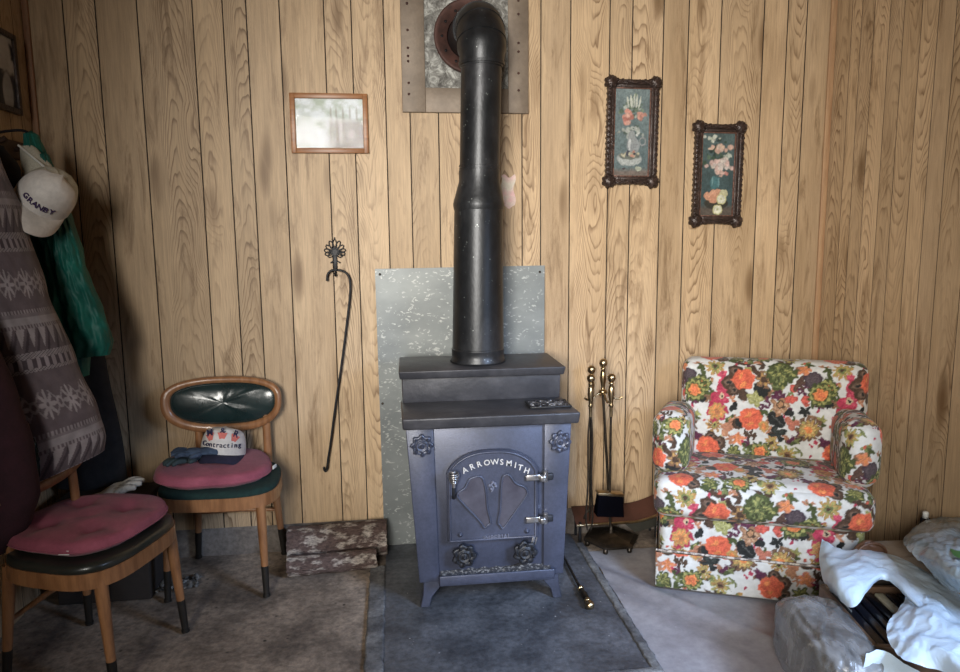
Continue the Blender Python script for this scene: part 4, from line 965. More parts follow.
# ------------------------------------------------------------------ floral armchair
TW, TH = 131.0, 116.0
def fabric(U, W_):
    """floral print; U, W_ in metres -> colour"""
    u = U / .00402; w = -W_ / .00402
    wu = (npnoise(u * .01 + 3, w * .01 + 5, 24, 31, 3) - .5) * 5.0; ww = (npnoise(u * .01 + 9, w * .01 + 2, 24, 37, 3) - .5) * 5.0; u = u + wu; w = w + ww
    K = 1.14
    sh = u.shape; c = np.ones(sh + (3,)) * np.array([.70, .70, .67])
    def dd(cx, cy): return ((u - cx + TW / 2) % TW) - TW / 2, ((w - cy + TH / 2) % TH) - TH / 2
    def e(cx, cy, rx, ry, col, ang=0, soft=.12, edge=None, em=.72):
        nonlocal c
        rx, ry = rx * K, ry * K; dx, dy = dd(cx, cy); ca, sa = math.cos(ang), math.sin(ang)
        d = np.sqrt(((dx * ca + dy * sa) / rx) ** 2 + ((-dx * sa + dy * ca) / ry) ** 2)
        if edge is not None: c = blend(c, np.clip((1 - d) / soft, 0, 1), edge); c = blend(c, np.clip((em - d) / soft, 0, 1), col)
        else: c = blend(c, np.clip((1 - d) / soft, 0, 1), col)
    def petals(cx, cy, n, r, pw, col, col2=None, rot=0, inner=.25, pow_=1.0):
        nonlocal c
        dx, dy = dd(cx, cy); d = np.sqrt(dx * dx + dy * dy); a = np.arctan2(dy, dx) + rot
        lim = r * K * (inner + (1 - inner) * np.abs(np.cos(a * n / 2)) ** pow_)
        m = np.clip((lim - d) / 1.0, 0, 1); c = blend(c, m, col)
        if col2 is not None: c = blend(c, np.clip((lim * .72 - d) / .9, 0, 1) * (.5 + .5 * np.cos(a * n * 1.0)), col2)
    BR, BR2, BK = (.085, .045, .025), (.24, .12, .055), (.022, .024, .022)
    OR, OR2, PK, PK2 = (.80, .12, .035), (.85, .25, .04), (.50, .018, .07), (.65, .06, .12)
    GR, GR2, YG, OC, PU = (.075, .095, .025), (.20, .23, .07), (.36, .35, .09), (.55, .30, .07), (.12, .02, .06)
    rs = np.random.RandomState(21)
    for k in range(92):   # filler sprigs
        x, y, a = rs.rand() * TW, rs.rand() * TH, rs.rand() * 6; col = [BR2, GR, GR2, YG, PU, (.50, .20, .09), BR][rs.randint(7)]
        sz = 1.45 if col in (BR, BR2, GR) else 1.0
        for j in range(3): e(x + 3.4 * math.cos(a + j * 1.1), y + 3.4 * math.sin(a + j * 1.1), 3.2 * sz, 1.5 * sz, col, a + j * 1.1, .3)
    for k in range(36):
        x, y = rs.rand() * TW, rs.rand() * TH; e(x, y, 1.8, 1.8, [(.62, .10, .05), PK, OC][rs.randint(3)], soft=.3)
    # stars
    def star(x, y, r, c1, c2, c3):
        petals(x, y, 9, r, 0, c1, c2, .3, .45, .8); e(x, y, r * .36, r * .36, c3); e(x, y, r * .18, r * .18, BR)
    def ruff(x, y, r):
        petals(x, y, 13, r, 0, GR, GR2, .2, .72, .6); petals(x, y, 11, r * .8, 0, YG, GR, 1.2, .7, .6); petals(x, y, 9, r * .62, 0, GR, None, .5, .8, .8); petals(x, y, 7, r * .52, 0, OR2, OR, .4, .8)
    def rose(x, y, r, leaves):
        for lx, ly, lr in leaves:
            e(x + lx, y + ly, lr, lr * .92, BR, 0, .1); e(x + lx, y + ly, lr * .62, lr * .55, (.20, .12, .08), .4, .3); e(x + lx + .5, y + ly, lr * .32, lr * .28, BK, 0, .3)
        petals(x, y, 6, r, 0, OR, None, .2, .92, 1); 
        for k in range(5):
            a = k * 1.26 + .3; e(x + r * .45 * math.cos(a), y + r * .45 * math.sin(a), r * .36, r * .22, OR2 if k % 2 else (.70, .09, .03), a + 1.2, .5)
    def pinkf(x, y, r):
        petals(x, y, 5, r, 0, PK, PK2, .5, .6, .7); e(x, y, r * .34, r * .34, (.60, .42, .25)); e(x, y, r * .16, r * .16, BK)
    star(24.7, 11, 10.5, OC, YG, GR2)
    star(24.7 + 2, 11 + 66, 8.5, OC, BR2, YG)
    for k in range(5): e(33 + 1.5 * math.sin(k * 2), 19 + k * 4.5, 4.0, 3.2, PK if k % 2 else PK2, k)
    for k in range(4): e(25 + k * 2, 46 + k * 3.4, 3.8, 3.0, PK, k)
    pinkf(33, 44, 9.5)
    ruff(9, 33, 12.5)
    petals(29, 61.5, 6, 11.5, 0, PK, None, .2, .6, .7); petals(29, 61.5, 9, 9.2, 0, OC, OR2, .6, .75); e(29, 61.5, 3.2, 3.2, (.45, .16, .05))
    e(7, 47, 6, 3.2, BK, .5); e(14, 49, 4, 2.5, BK, -.5)
    e(40, 78, 5.5, 4, (.50, .20, .10), .5); e(46, 73, 4, 5, (.50, .20, .10)); e(38, 86, 4, 4, (.55, .25, .12))
    rose(55.3, 24.7, 11.0, [(-9, -10, 7.5), (-15, 3, 8), (-10, 12, 7), (1, 18, 5.5)])
    e(56, 40, 3.6, 6.5, BR, -.2); e(46, 55, 5.5, 3, BK, -1)
    rose(65, 68, 11.5, [(-13, 6, 6)]); e(52, 73, 5, 3, BK, 1); e(79, 75, 5.5, 6, OC); e(79, 75, 2.5, 3, OR2)
    for k in range(4): e(60 + k * 3.4, 84 + (k % 2) * 3, 1.5, 5, BR, .2 * k - .3)
    petals(75, 35, 5, 8.5, 0, BK, None, .1, .85); petals(68, 45, 5, 8.5, 0, YG, (.5, .5, .2), .1, .6)
    petals(77, 24, 6, 9.5, 0, BR2, OC, .8, .45, .8); e(77, 24, 3.4, 3.4, BR)
    e(68, 15, 7, 2.8, BR, .7); e(88, 20, 5, 2.5, BR, -1.1)
    # green ball
    dx, dy = dd(94, 16)
    petals(94, 16, 15, 14, 0, GR, GR2, .1, .86, .6)
    for k in range(22):
        a, r = k * 2.4, 2.6 * math.sqrt(k); e(94 + r * math.cos(a), 16 + r * math.sin(a), 2.2, 1.3, YG if k % 2 else (.06, .07, .02), a, .4)
    for x, y in ((108, 33), (107, 44), (120.5, 43.7), (102, 45)): e(x, y, 4.1, 4.1, (.70, .10, .06), 0, .1, (.55, .06, .04), .8)
    for x, y in ((90, 38), (94, 36), (97, 40), (93, 42), (88, 42)): e(x, y, 2.9, 2.9, PU, 0, .3)
    for k in range(4): e(112 + 6 * math.cos(k * .8 - .6), 24 + 6 * math.sin(k * .8 - .6), 6.5, 2.0, (.12, .06, .04), k * .8 - .6)
    e(127, 22, 8.2, 8, (.055, .03, .045)); petals(127, 22, 14, 7, 0, (.10, .07, .08), None, 0, .8)
    ruff(135 - 0, 38, 13.0)
    petals(118, 11, 5, 6.5, 0, (.72, .24, .10), OR2, .1, .6)
    e(91.5, 67, 9.5, 6.8, BK, .7); e(91.5, 67, 8, .7, (.10, .10, .09), .7)
    petals(95, 53, 6, 9.5, 0, (.42, .20, .09), (.60, .36, .20), .3, .5, .7); e(95, 50, 4, 4, (.50, .24, .10), 0, .1, BR, .7)
    petals(125, 76, 12, 13.5, 0, (.20, .10, .05), YG, .1, .55, .7); petals(125, 76, 10, 9, 0, OC, (.75, .55, .15), .5, .6); e(125, 76, 3.6, 3.6, OR2)
    for x, y in ((106, 90), (109, 87), (139, 93), (143, 90), (138, 88)): e(x, y, 3.1, 3.1, PU, 0, .3)
    petals(93, 83, 4, 9, 0, BK, (.05, .06, .05), .5, .35); petals(87, 94, 8, 8, 0, OC, YG, .2, .5); e(87, 94, 2.5, 2.5, BR)
    petals(52, 91, 5, 7.5, 0, (.75, .25, .12), OR2, .2, .5)
    petals(120, 57, 5, 6.5, 0, BK, None, .9, .45); e(104, 60, 4.5, 3.4, BK, .4); petals(108, 71, 3, 8, 0, (.55, .16, .09), None, .4, .3)
    # bottom rows
    rose(20, 103, 11.0, [(12, -6, 7.5), (12, 7, 7), (3, -13, 6)]); ruff(76, 104, 11.5); star(104, 106, 10, YG, OC, BR2); petals(48, 106, 7, 8, 0, GR, YG, .1, .55)
    g = npnoise(u * .01 + 1, w * .01 + 1, 90, 5, 3); g2 = npnoise(u * .01, w * .01, 40, 8, 2)
    lum = c.mean(-1); dk = np.where(lum > .55, .97 + .06 * g, .22 + 1.15 * g + .35 * g2)
    c = c * dk[..., None]; m_ = c.mean(-1, keepdims=True); return (c * .84 + m_ * .16) * .84
def fgrid(mb, P, nu, nv, uvf):
    """P(u,v)->point arrays (numpy), uvf->(U,W) arrays"""
    U, W_ = np.meshgrid(np.linspace(0, 1, nu + 1), np.linspace(0, 1, nv + 1))
    X, Y, Z = P(U, W_); fu, fv = uvf(U, W_, X, Y, Z); c = fabric(fu, fv).reshape(-1, 3)
    pts = list(zip(X.ravel(), Y.ravel(), Z.ravel()))
    i, j = np.meshgrid(np.arange(nu), np.arange(nv)); a = (j * (nu + 1) + i).ravel()
    fs = list(zip(a.tolist(), (a + 1).tolist(), (a + nu + 2).tolist(), (a + nu + 1).tolist()))
    mb.add(pts, fs, True, None, c)
def cush(mb, x0, x1, y0, y1, z0, z1, r, uo=0, vo=0, res=.0035, bulge=(0, 0, 0), shear=0, topuv=True, lean=0, seed=0, faces='FBLRTD', wr=.003, zslope=0):
    """rounded upholstered block with the print wrapped round it"""
    cx, cy, cz_ = (x0 + x1) / 2, (y0 + y1) / 2, (z0 + z1) / 2; h = np.array([(x1 - x0) / 2, (y1 - y0) / 2, (z1 - z0) / 2])
    def rnd(X, Y, Z):
        q = np.stack([X, Y, Z], -1)  # in -h..h on the box surface
        inn = np.clip(q, -(h - r), h - r); d = q - inn; L = np.sqrt((d ** 2).sum(-1, keepdims=True)); L[L < 1e-9] = 1
        p = inn + d / L * r; s = q / h
        for ax in range(3):
            o1, o2 = [k for k in range(3) if k != ax]
            w = (1 - np.clip(np.abs(s[..., o1]), 0, 1) ** 2.5) * (1 - np.clip(np.abs(s[..., o2]), 0, 1) ** 2.5) * (np.abs(s[..., ax]) ** 3) * np.sign(s[..., ax])
            p[..., ax] += bulge[ax] * w
        wv = np.sin(p[..., 0] * 23 + seed) * np.sin(p[..., 2] * 17 + p[..., 1] * 19 + seed * 2) + .6 * np.sin(p[..., 0] * 41 + p[..., 1] * 37 + seed)
        p[..., 1] += -wr * wv * 1.0; p[..., 2] += wr * .6 * wv
        Xo, Yo, Zo = p[..., 0] + cx, p[..., 1] + cy, p[..., 2] + cz_
        Yo = Yo + lean * (Zo - z0); Zo = Zo - zslope * (Yo - y0); Xo = Xo + shear * Yo
        return Xo, Yo, Zo
    n = lambda L: max(2, int(L / res))
    hx, hy, hz = h
    def g(nu, nv, f, uvf): fgrid(mb, lambda U, W_: rnd(*f(U * 2 - 1, W_ * 2 - 1)), nu, nv, uvf)
    one = lambda A, k: np.full_like(A, k)
    NX, NY, NZ = n(2 * hx), n(2 * hy), n(2 * hz)
    if 'F' in faces: g(NX, NZ, lambda a, b: (a * hx, one(a, -hy), b * hz), lambda U, W_, X, Y, Z: (uo + U * 2 * hx, vo + (W_ - 1) * 2 * hz))
    if 'T' in faces: g(NX, NY, lambda a, b: (a * hx, b * hy, one(a, hz)), lambda U, W_, X, Y, Z: (uo + U * 2 * hx, vo + W_ * 2 * hy))
    if 'R' in faces: g(NY, NZ, lambda a, b: (one(a, hx), a * hy, b * hz), lambda U, W_, X, Y, Z: (uo + 2 * hx + U * 2 * hy, vo + (W_ - 1) * 2 * hz))
    if 'L' in faces: g(NY, NZ, lambda a, b: (one(a, -hx), -a * hy, b * hz), lambda U, W_, X, Y, Z: (uo - (1 - U) * 2 * hy, vo + (W_ - 1) * 2 * hz))
    if 'B' in faces: g(NX // 3, NZ // 3, lambda a, b: (-a * hx, one(a, hy), b * hz), lambda U, W_, X, Y, Z: (uo + U * 2 * hx + .3, vo + (W_ - 1) * 2 * hz))
    if 'D' in faces: g(NX // 4, NY // 4, lambda a, b: (a * hx, -b * hy, one(a, -hz)), lambda U, W_, X, Y, Z: (uo + U * 2 * hx, vo + W_ * 2 * hy))
A_ = thing('floral_armchair', 'wide armchair upholstered in an orange, brown and pink floral print by the right wall', 'armchair', (1.047, 2.635, .004), math.radians(-22))
mb = MB(); cush(mb, .012, .782, .02, .56, .03, .345, .03, .03, -.13, bulge=(.004, .006, 0), seed=3, faces='FLRBT'); mb.build('seat_base', 'fabric', A_)
mb = MB(); cush(mb, -.002, .796, .0, .56, .008, .165, .010, .16, -.31, seed=5, wr=.004, faces='FLRB'); mb.build('skirt', 'fabric', A_)
mb = MB(); cush(mb, -.012, .806, -.015, .43, .318, .478, .042, -.02, .02, bulge=(.004, .016, .020), seed=1); mb.build('seat_cushion', 'fabric', A_)
mb = MB(); cush(mb, .045, .828, .425, .56, .35, .895, .045, -.045, -.02, bulge=(0, .022, .004), shear=.10, lean=.06, seed=2, wr=.003); mb.build('backrest', 'fabric', A_)
for nm, xa, xb, vo in (('L', -.036, .112, .21), ('R', .682, .825, .40)):
    mb = MB(); cush(mb, xa, xb, .055, .50, .478, .742, .058, vo, .10, bulge=(.003, .008, .010), shear=.10, seed=4, wr=.004, zslope=.11); mb.build('armrest', 'fabric', A_)
mb = MB()
def pipe_line(pts, r=.005): mb.tube(pts, r, 6)
pipe_line([V(.0, .006, .170), V(.4, .002, .168), V(.79, .006, .170)])
mb.build('skirt_welt', mat('welt_cloth', (.16, .13, .11), .9, c2=(.55, .5, .45), sc_=40, lo=.45, hi=.55), A_)
for x in (.06, .73):
    for y in (.07, .5): MB().tube([V(x, y, 0), V(x, y, .05)], .018, 10).build('leg', 'black', A_)

# ------------------------------------------------------------------ clothes on the left wall
def interp(tab, z):
    tab = sorted(tab)
    if z <= tab[0][0]: return tab[0][1]
    for (a, p), (b, q) in zip(tab[:-1], tab[1:]):
        if z <= b: t_ = (z - a) / (b - a); t_ = t_ * t_ * (3 - 2 * t_) * .5 + t_ * .5; return lerp(p, q, t_)
    return tab[-1][1]
def garment(name, m, parent, right, xl, yc, dy, z0, z1, folds, seed, colf=None, slant=0, nu=120, nv=110, amp=.10, ytab=None, topw=.35, wr=.05):
    """hanging cloth lofted through rings; right = [(z, x)] silhouette; xl = wall side"""
    mb = MB()
    def fn(u, v):
        z = lerp(z1, z0, v); xr = interp(right, z); c = (xl + xr) / 2; hw = max(.015, (xr - xl) / 2); a = 2 * PI * u
        top = min(1, topw + (1 - topw) * min(1, v * 5)); d = dy * top
        f = 1 + amp * (.35 + .65 * v) * math.sin(folds * a + seed + 1.5 * v + .8 * math.sin(3 * v + seed)) + wr * fbm((math.cos(a) * 2.4, math.sin(a) * 2.4, v * 8 + seed), 1, 4)
        x = c + hw * math.cos(a) * (1 + (f - 1) * .25); y = yc + (ytab(v) if ytab else 0) + d * math.sin(a) * f
        zz = z - slant * v ** 3 * (1 - (x - xl) / max(.05, xr - xl))
        return V(x, y, zz)
    cf = None
    if colf: cf = lambda u, v: colf(u, v)
    mb.grid(fn, nu, nv, closeu=True, colfn=cf)
    ring = [fn(k / nu, 0) for k in range(nu)]; c = sum(ring, V(0, 0, 0)) / nu + V(0, 0, .015)
    mb.add(ring + [c], [((k + 1) % nu, k, nu) for k in range(nu)], True, None, [colf(0, 0)] * (nu + 1) if colf else None)
    return mb.build(name, m, parent, recalc=True)
WLx = XL + .03
# rack board with pegs
t = thing('coat_rack', 'dark wooden coat rack board on the left wall above the hanging coats', 'coat rack', (XL, 2.55, 1.82))
mb = MB(); mb.box((.012, 0, 0), (.022, 1.12, .07), .004); mb.build('board', 'rackwood', t)
for y in (-.45, -.2, .08, .30, .48):
    mb = MB(); mb.tube([V(.02, y, 0), V(.06, y, .006), V(.08, y, .02)], [.009, .008, .011], 10); mb.build('peg', 'rackwood', t)
# charcoal coat behind
o = garment('charcoal_coat', 'greycoat', None, [(1.75, -1.40), (1.4, -1.33), (.95, -1.22), (.55, -1.175), (.42, -1.17)], WLx, 3.10, .075, .42, 1.74, 5, 2)
tag(o, 'long charcoal coat hanging behind the green jacket in the corner', 'coat')
# green jacket
t = thing('green_jacket', 'teal green nylon jacket hanging in the corner beside the white cap', 'jacket', (0, 0, 0))
garment('jacket_body', 'greenj', t, [(1.86, -1.315), (1.80, -1.295), (1.66, -1.255), (1.3, -1.215), (1.0, -1.205), (.93, -1.21)], -1.36, 2.90, .085, .935, 1.86, 5, 1.2, amp=.20, wr=.28)
garment('sleeve', 'greenj', t, [(1.80, -1.30), (1.66, -1.235), (1.4, -1.175), (1.07, -1.10), (1.0, -1.12)], -1.27, 2.86, .055, 1.02, 1.78, 3, .2, amp=.14, nu=90, nv=110, wr=.34)
mb = MB(); mb.tube(frame_tubes([V(XL + .003, 2.87, 1.845), V(-1.44, 2.87, 1.862), V(-1.36, 2.88, 1.872), V(-1.335, 2.90, 1.855)], 5), .005, 8); mb.build('hanging_loop', 'blackcloth', t)
# patterned fleece
def fleece_col(u, v):
    s = u * 2.2; h = v * 1.28   # metres
    base = (.125, .098, .110); lt = (.33, .29, .305); dk = (.065, .050, .060)
    def near(a, b, w): return max(0, 1 - abs(a - b) / w)
    band = h % .46
    c = base; k = 0
    if band < .20:   # snowflakes and crosses
        x = (s % .16) - .08; y = band - .10; r = math.hypot(x, y); a = math.atan2(y, x)
        if r < .060 * (.35 + .65 * abs(math.cos(4 * a)) ** 2) and r > .008: k = .9
        x2 = ((s + .08) % .16) - .08
        if abs(abs(x2) - abs(y)) < .006 and abs(y) < .05 and abs(x2) > .008: k = .6
        r2 = math.hypot(x2, y)
        if abs(r2 - .018) < .006: k = .75
        c = tuple(lerp(base[i], lt[i], k) for i in range(3))
    elif band < .215 or .255 < band < .27: c = tuple(x * 1.0 for x in (.27, .235, .25)) if int(s / .012) % 2 else base
    elif band < .255: c = (.29, .26, .275) if band > .228 else (.19, .16, .175)
    elif band < .36:
        x = ((s + band * .9) % .085) / .085; y = (band - .27) / .09
        c = lt if (x > y * .9 and x < .75) else (dk if x < .25 else base); c = tuple(x_ * .85 for x_ in c)
    elif band < .385 or .42 < band < .435: c = (.28, .245, .26) if int(s / .010 + band * 300) % 3 else dk
    elif band < .42: c = dk if int(s / .03) % 2 else (.26, .22, .24)
    n = 1 + .25 * mn.noise(V(s * 18, h * 18, 0)); return tuple(x_ * n for x_ in c)
o = garment('fleece_jacket', 'fleece', None, [(1.80, -1.36), (1.766, -1.315), (1.55, -1.265), (1.29, -1.205), (1.04, -1.13), (.86, -1.070), (.76, -1.052), (.68, -1.065)], WLx, 2.60, .125, .705, 1.80, 4, .6, fleece_col, slant=.15, nu=420, nv=360, amp=.07)
tag(o, 'grey patterned fleece jacket with snowflake bands hanging on the left wall', 'jacket')
o = garment('maroon_robe', 'maroon', None, [(1.5, -1.40), (1.30, -1.32), (1.18, -1.268), (.95, -1.205), (.81, -1.176), (.64, -1.168), (.55, -1.20), (.46, -1.27)], WLx, 2.36, .10, .46, 1.5, 4, 2.4, amp=.08)
tag(o, 'dark maroon garment hanging nearest the camera at the left edge', 'garment')
o = garment('black_cap_bundle', 'blackcloth', None, [(1.80, -1.37), (1.72, -1.325), (1.6, -1.33), (1.5, -1.37)], WLx, 2.76, .06, 1.5, 1.80, 3, 1)
o.name = 'black_knit_hat'; tag(o, 'black knit hat hanging from the rack left of the white trucker cap', 'hat')

# box behind the chairs with a white glove
t = thing('dark_box', 'dark cardboard box in shadow between the chairs and the corner', 'box', (-1.20, 2.97, .001))
mb = MB(); mb.box((0, 0, .21), (.36, .24, .42), .006); mb.build('carton', 'darkcard', t)
mb = MB(); mb.box((0, -.0, .4235), (.05, .24, .002)); mb.build('tape', mat('brown_tape', (.09, .06, .03), .4), t)
glove('garden_glove', 'white striped cloth glove behind the left foreground cushion', (-1.16, 2.90, .424), (0.35, 0, -1.42), 'glovew', 1.25)
# crumpled plastic under the chairs
mb = MB()
mb.grid(lambda u, v: V(-1.22 + .36 * u + .02 * fbm((u * 5, v * 3, 2)), 2.86 + .10 * v + .05 * fbm((u * 6, v * 4, 7)) + .06 * u, .004 + .022 * abs(fbm((u * 9, v * 5, 3))) * (1 + u * .6)), 50, 14)
tag(mb.build('plastic_wrapper', 'scrap'), 'crumpled clear plastic wrapper on the concrete under the chairs', 'wrapper')

# ------------------------------------------------------------------ bags and box bottom right
def netpatch(mb, rows, nu=44, nv=44, amp=.012, seed=0, thick=0, fq=6):
    G_ = [[at(c[0], c[1], z=c[2]) if c[2] is not None else at(c[0], c[1], Y=c[3]) for c in r] for r in rows]
    def cr(p0, p1, p2, p3, t): return .5 * ((2 * p1) + (p2 - p0) * t + (2 * p0 - 5 * p1 + 4 * p2 - p3) * t * t + (3 * p1 - p0 - 3 * p2 + p3) * t ** 3)
    def line(P, t):
        k = t * (len(P) - 1); i = min(int(k), len(P) - 2); return cr(P[max(i - 1, 0)], P[i], P[i + 1], P[min(i + 2, len(P) - 1)], k - i)
    def fn(u, v):
        p = line([line(r, u) for r in G_], v); q = p.copy()
        n = fbm((q.x * fq, q.y * fq, seed), 1, 4); n2 = abs(fbm((q.x * fq * 1.3 + 5, q.y * fq * .6, seed + 3), 1, 3))
        n3 = 1 - abs(fbm((q.x * fq * 2.2 - q.y * fq, q.y * fq * 2.6, seed + 8), 1, 2)) * 2
        p.z += amp * (n + 1.2 * n2) + amp * .5 * max(0, n3) ** 3; return p
    mb.grid(fn, nu, nv, flip=True)
# crate of dark files
t = thing('wooden_crate', 'dark wooden crate of black folders under the white plastic bag', 'crate', (1.57, 1.90, .004), math.radians(-10))
mb = MB(); w_, d_, h_ = .34, .36, .26
mb.box((-w_ / 2, 0, h_ / 2), (.018, d_, h_), .002); mb.box((w_ / 2, 0, h_ / 2), (.018, d_, h_), .002); mb.box((0, -d_ / 2, h_ / 2), (w_, .018, h_), .002); mb.box((0, d_ / 2, h_ / 2), (w_, .018, h_), .002)
mb.box((0, 0, .008), (w_, d_, .016)); mb.build('crate_box', 'crate', t)
Fg = 'black folders in the wooden crate'
for k in range(8):
    mb = MB(); mb.box((0, 0, .115), (.030, .31, .23), .004)
    a = Matrix.Rotation(math.radians(-10), 4, 'Z'); p = a @ V(-.135 + k * .036, 0, 0)
    o = mb.build('black_folder', 'vinylblk' if k != 4 else 'cream', None, (1.57 + p.x, 1.90 + p.y, .022)); o.rotation_euler = (0, 0, math.radians(-10))
    if k == 4: o.name = 'paper_stack'; tag(o, 'cream edged paper stack standing among black folders in the crate', 'papers')
    else: tag(o, 'black glossy folder standing in the wooden crate', 'folder', Fg)
# white bag
mb = MB()
netpatch(mb, [
    [(822, 541, .30), (842, 551, .31), (868, 552, .31), (895, 556, .31), (930, 574, .31), (975, 606, .30)],
    [(819, 558, .28), (836, 566, .33), (862, 560, .34), (890, 566, .335), (925, 590, .335), (975, 632, .33)],
    [(822, 578, .26), (838, 588, .32), (860, 582, .34), (889, 574, .335), (918, 606, .34), (975, 655, .33)],
    [(830, 592, .25), (842, 602, .29), (856, 606, .31), (880, 580, .315), (908, 600, .32), (975, 670, .32)]], seed=2, amp=.009, fq=5)
netpatch(mb, [
    [(893, 580, .315), (912, 590, .33), (940, 606, .34), (975, 640, .34)],
    [(905, 599, .31), (922, 612, .335), (945, 636, .35), (985, 665, .34)],
    [(888, 625, .30), (912, 640, .33), (945, 655, .34), (990, 690, .33)],
    [(887, 641, .295), (905, 662, .30), (945, 673, .30), (985, 715, .28)]], seed=5)
netpatch(mb, [
    [(830, 590, .262), (842, 600, .262), (852, 611, .262)],
    [(828, 592, .22), (840, 604, .22), (852, 618, .22)],
    [(836, 603, .17), (848, 615, .17), (859, 628, .17)]], 20, 16, .006, 7)
tag(mb.build('white_plastic_bag', 'whitebag'), 'crinkled white plastic bag draped over the crate at bottom right', 'bag')
mb = MB()
netpatch(mb, [
    [(866, 656, None, 1.70), (880, 653, None, 1.695), (897, 660, None, 1.68), (925, 676, None, 1.66)],
    [(862, 672, None, 1.69), (880, 676, None, 1.68), (900, 684, None, 1.66), (925, 692, None, 1.65)],
    [(850, 700, None, 1.70), (880, 705, None, 1.69), (900, 710, None, 1.67), (925, 715, None, 1.66)]], 20, 16, .010, 11)
tag(mb.build('small_white_bag', 'whitebag'), 'small piece of white plastic hanging below the crate corner', 'bag')
# puffy shapes
def puff(name, label, c, r, m, seed, cat='bag', sq=.5, amp=.12, rz=0, knot=None):
    mb = MB()
    def sp(x, e): return math.copysign(abs(x) ** e, x)
    def fn(u, v):
        a, b = 2 * PI * u, PI * v - PI / 2; cb, sb_ = math.cos(b), math.sin(b)
        d = V(sp(math.cos(a), sq) * sp(cb, sq), sp(math.sin(a), sq) * sp(cb, sq), sp(sb_, sq * 1.3))
        n = fbm((d.x * 2 + seed, d.y * 2, d.z * 2), 1, 3); n2 = abs(fbm((d.x * 3 + seed, d.y * 3, d.z * 1.2), 1.3, 3))
        k = 1 + amp * n - amp * n2
        return V(d.x * r[0] * k, d.y * r[1] * k, d.z * r[2] * k)
    mb.grid(fn, 80, 50, closeu=True)
    o = mb.build(name, m, None, c); o.rotation_euler = (0, 0, rz)
    zmin = min(v.co.z for v in o.data.vertices)
    if c[2] is None or c[2] < 0: o.location.z = -zmin + .005
    return tag(o, label, cat)
puff('clear_plastic_bag', 'smoky translucent plastic bag on the floor left of the crate', (1.31, 1.88, -1), (.108, .22, .137), 'clearbag', 3, sq=.5, amp=.06, rz=-.15)
t = thing('cardboard_carton', 'plain tan cardboard carton behind the white bag beside the armchair', 'box', (1.90, 2.17, .004), -.05)
mb = MB(); mb.box((0, 0, .15), (.33, .30, .30), .004); mb.build('carton_body', 'card', t)
mb = MB(); mb.hexa([(-.165, -.15, .300), (.165, -.15, .300), (.165, -.005, .303), (-.165, -.005, .303), (-.165, -.15, .303), (.165, -.15, .303), (.165, -.005, .307), (-.165, -.005, .307)]); mb.build('flap', 'card', t)
mb = MB()
netpatch(mb, [
    [(903, 541, .36), (922, 523, .36), (945, 516, .36), (972, 514, .36), (1010, 516, .36)],
    [(905, 546, .39), (927, 538, .43), (950, 532, .44), (978, 534, .44), (1015, 536, .43)],
    [(917, 559, .39), (937, 556, .45), (958, 556, .47), (985, 560, .47), (1020, 562, .45)],
    [(932, 575, .38), (948, 578, .43), (968, 582, .45), (992, 590, .45), (1025, 598, .42)],
    [(944, 587, .355), (958, 594, .37), (976, 602, .38), (1000, 612, .37), (1030, 622, .36)]], 60, 60, .010, 21, fq=9)
o = tag(mb.build('blue_plastic_bag', 'bluebag'), 'blue grey translucent plastic bag with a green patch on the carton at the right edge', 'bag')
mb = MB()
netpatch(mb, [[(951, 543, .458), (957, 540, .460), (965, 540, .462)], [(950, 549, .468), (957, 549, .472), (967, 549, .474)], [(954, 556, .476), (960, 558, .48), (968, 558, .48)]], 10, 10, .002, 2)
mb.build('green_patch', mat('green_print', (.05, .20, .06), .4), o)
# bottle
t = thing('black_bottle', 'black plastic bottle with white cap behind the blue grey bag', 'bottle', (2.055, 2.40, .004))
mb = MB(); mb.lathe([(.040, 0), (.044, .01), (.044, .24), (.036, .29), (.018, .325), (.016, .345)], 24); mb.build('bottle_body', 'vinylblk', t)
mb = MB(); mb.lathe([(.011, .345), (.011, .368), (.006, .372)], 14); mb.build('bottle_cap', 'tagwhite', t)
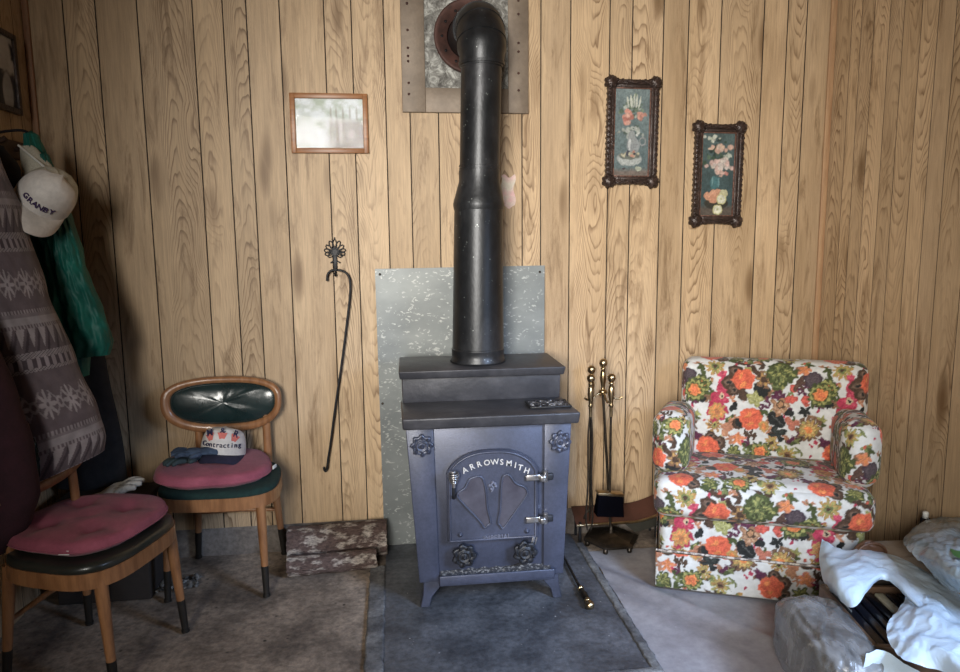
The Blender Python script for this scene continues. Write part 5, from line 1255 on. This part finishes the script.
# brown purse
pp = at(858, 549, z=.31)
mb = MB()
for k in range(1): mb.grid(lambda u, v: V(.062 * math.cos(2 * PI * u) * math.sin(PI * v), .036 * math.sin(2 * PI * u) * math.sin(PI * v), .040 * math.cos(PI * v) * (1 + .3 * math.sin(2 * PI * u))), 28, 14, closeu=True, flip=True)
t = thing('leather_pouch', 'round brown leather pouch between the armchair and the white bag', 'pouch', (1.70, 2.235, .30))
mb.build('pouch_body', 'leather', t)
mb = MB(); mb.tube([V(.060 * math.cos(a), -.012 + .0 * a, .0 + .046 * math.sin(a)) for a in [k * PI / 12 for k in range(13)]], .004, 8); mb.build('strap', 'leather', t)
t2 = thing('small_carton', 'low brown carton supporting the leather pouch in front of the armchair', 'box', (1.66, 2.19, .004), -.3)
mb = MB(); mb.box((0, 0, .128), (.15, .12, .256), .003); mb.build('carton_body', 'darkcard', t2)
mb = MB(); mb.box((0, 0, .2575), (.15, .03, .002)); mb.build('tape', 'card', t2)

# ------------------------------------------------------------------ light
def area(name, loc, rot, sx, sy, power, col):
    d = bpy.data.lights.new(name, 'AREA'); d.shape = 'RECTANGLE'; d.size = sx; d.size_y = sy; d.energy = power; d.color = col
    o = bpy.data.objects.new(name, d); o.location = loc; o.rotation_euler = rot; COL.objects.link(o); return o
def aim(o, tgt): o.rotation_euler = (Vector(tgt) - o.location).to_track_quat('-Z', 'Y').to_euler()
o = area('window_light', ((WX0 + WX1) / 2, YF + .03, (WZ0 + WZ1) / 2), (PI / 2, 0, 0), WX1 - WX0 - .1, WZ1 - WZ0 - .1, 46, (1.0, .965, .90))
aim(o, (.95, 3.2, 1.35)); o.data.spread = math.radians(56)
o = area('side_window_light', (XR - .06, .7, 1.5), (0, 0, 0), 1.0, .8, 21, (.52, .69, 1.0))
aim(o, (.85, 2.5, .2)); o.data.spread = math.radians(58)
w = bpy.data.worlds.new('world'); sc.world = w; w.use_nodes = True
bg = w.node_tree.nodes['Background']; sky = w.node_tree.nodes.new('ShaderNodeTexSky'); sky.sky_type = 'HOSEK_WILKIE'
w.node_tree.links.new(sky.outputs[0], bg.inputs[0]); bg.inputs[1].default_value = .6
sc.view_settings.view_transform = 'Standard'; sc.view_settings.look = 'None'; sc.view_settings.exposure = 0
sc.cycles.use_denoising = True
sc.cycles.max_bounces = 6; sc.cycles.transparent_max_bounces = 12
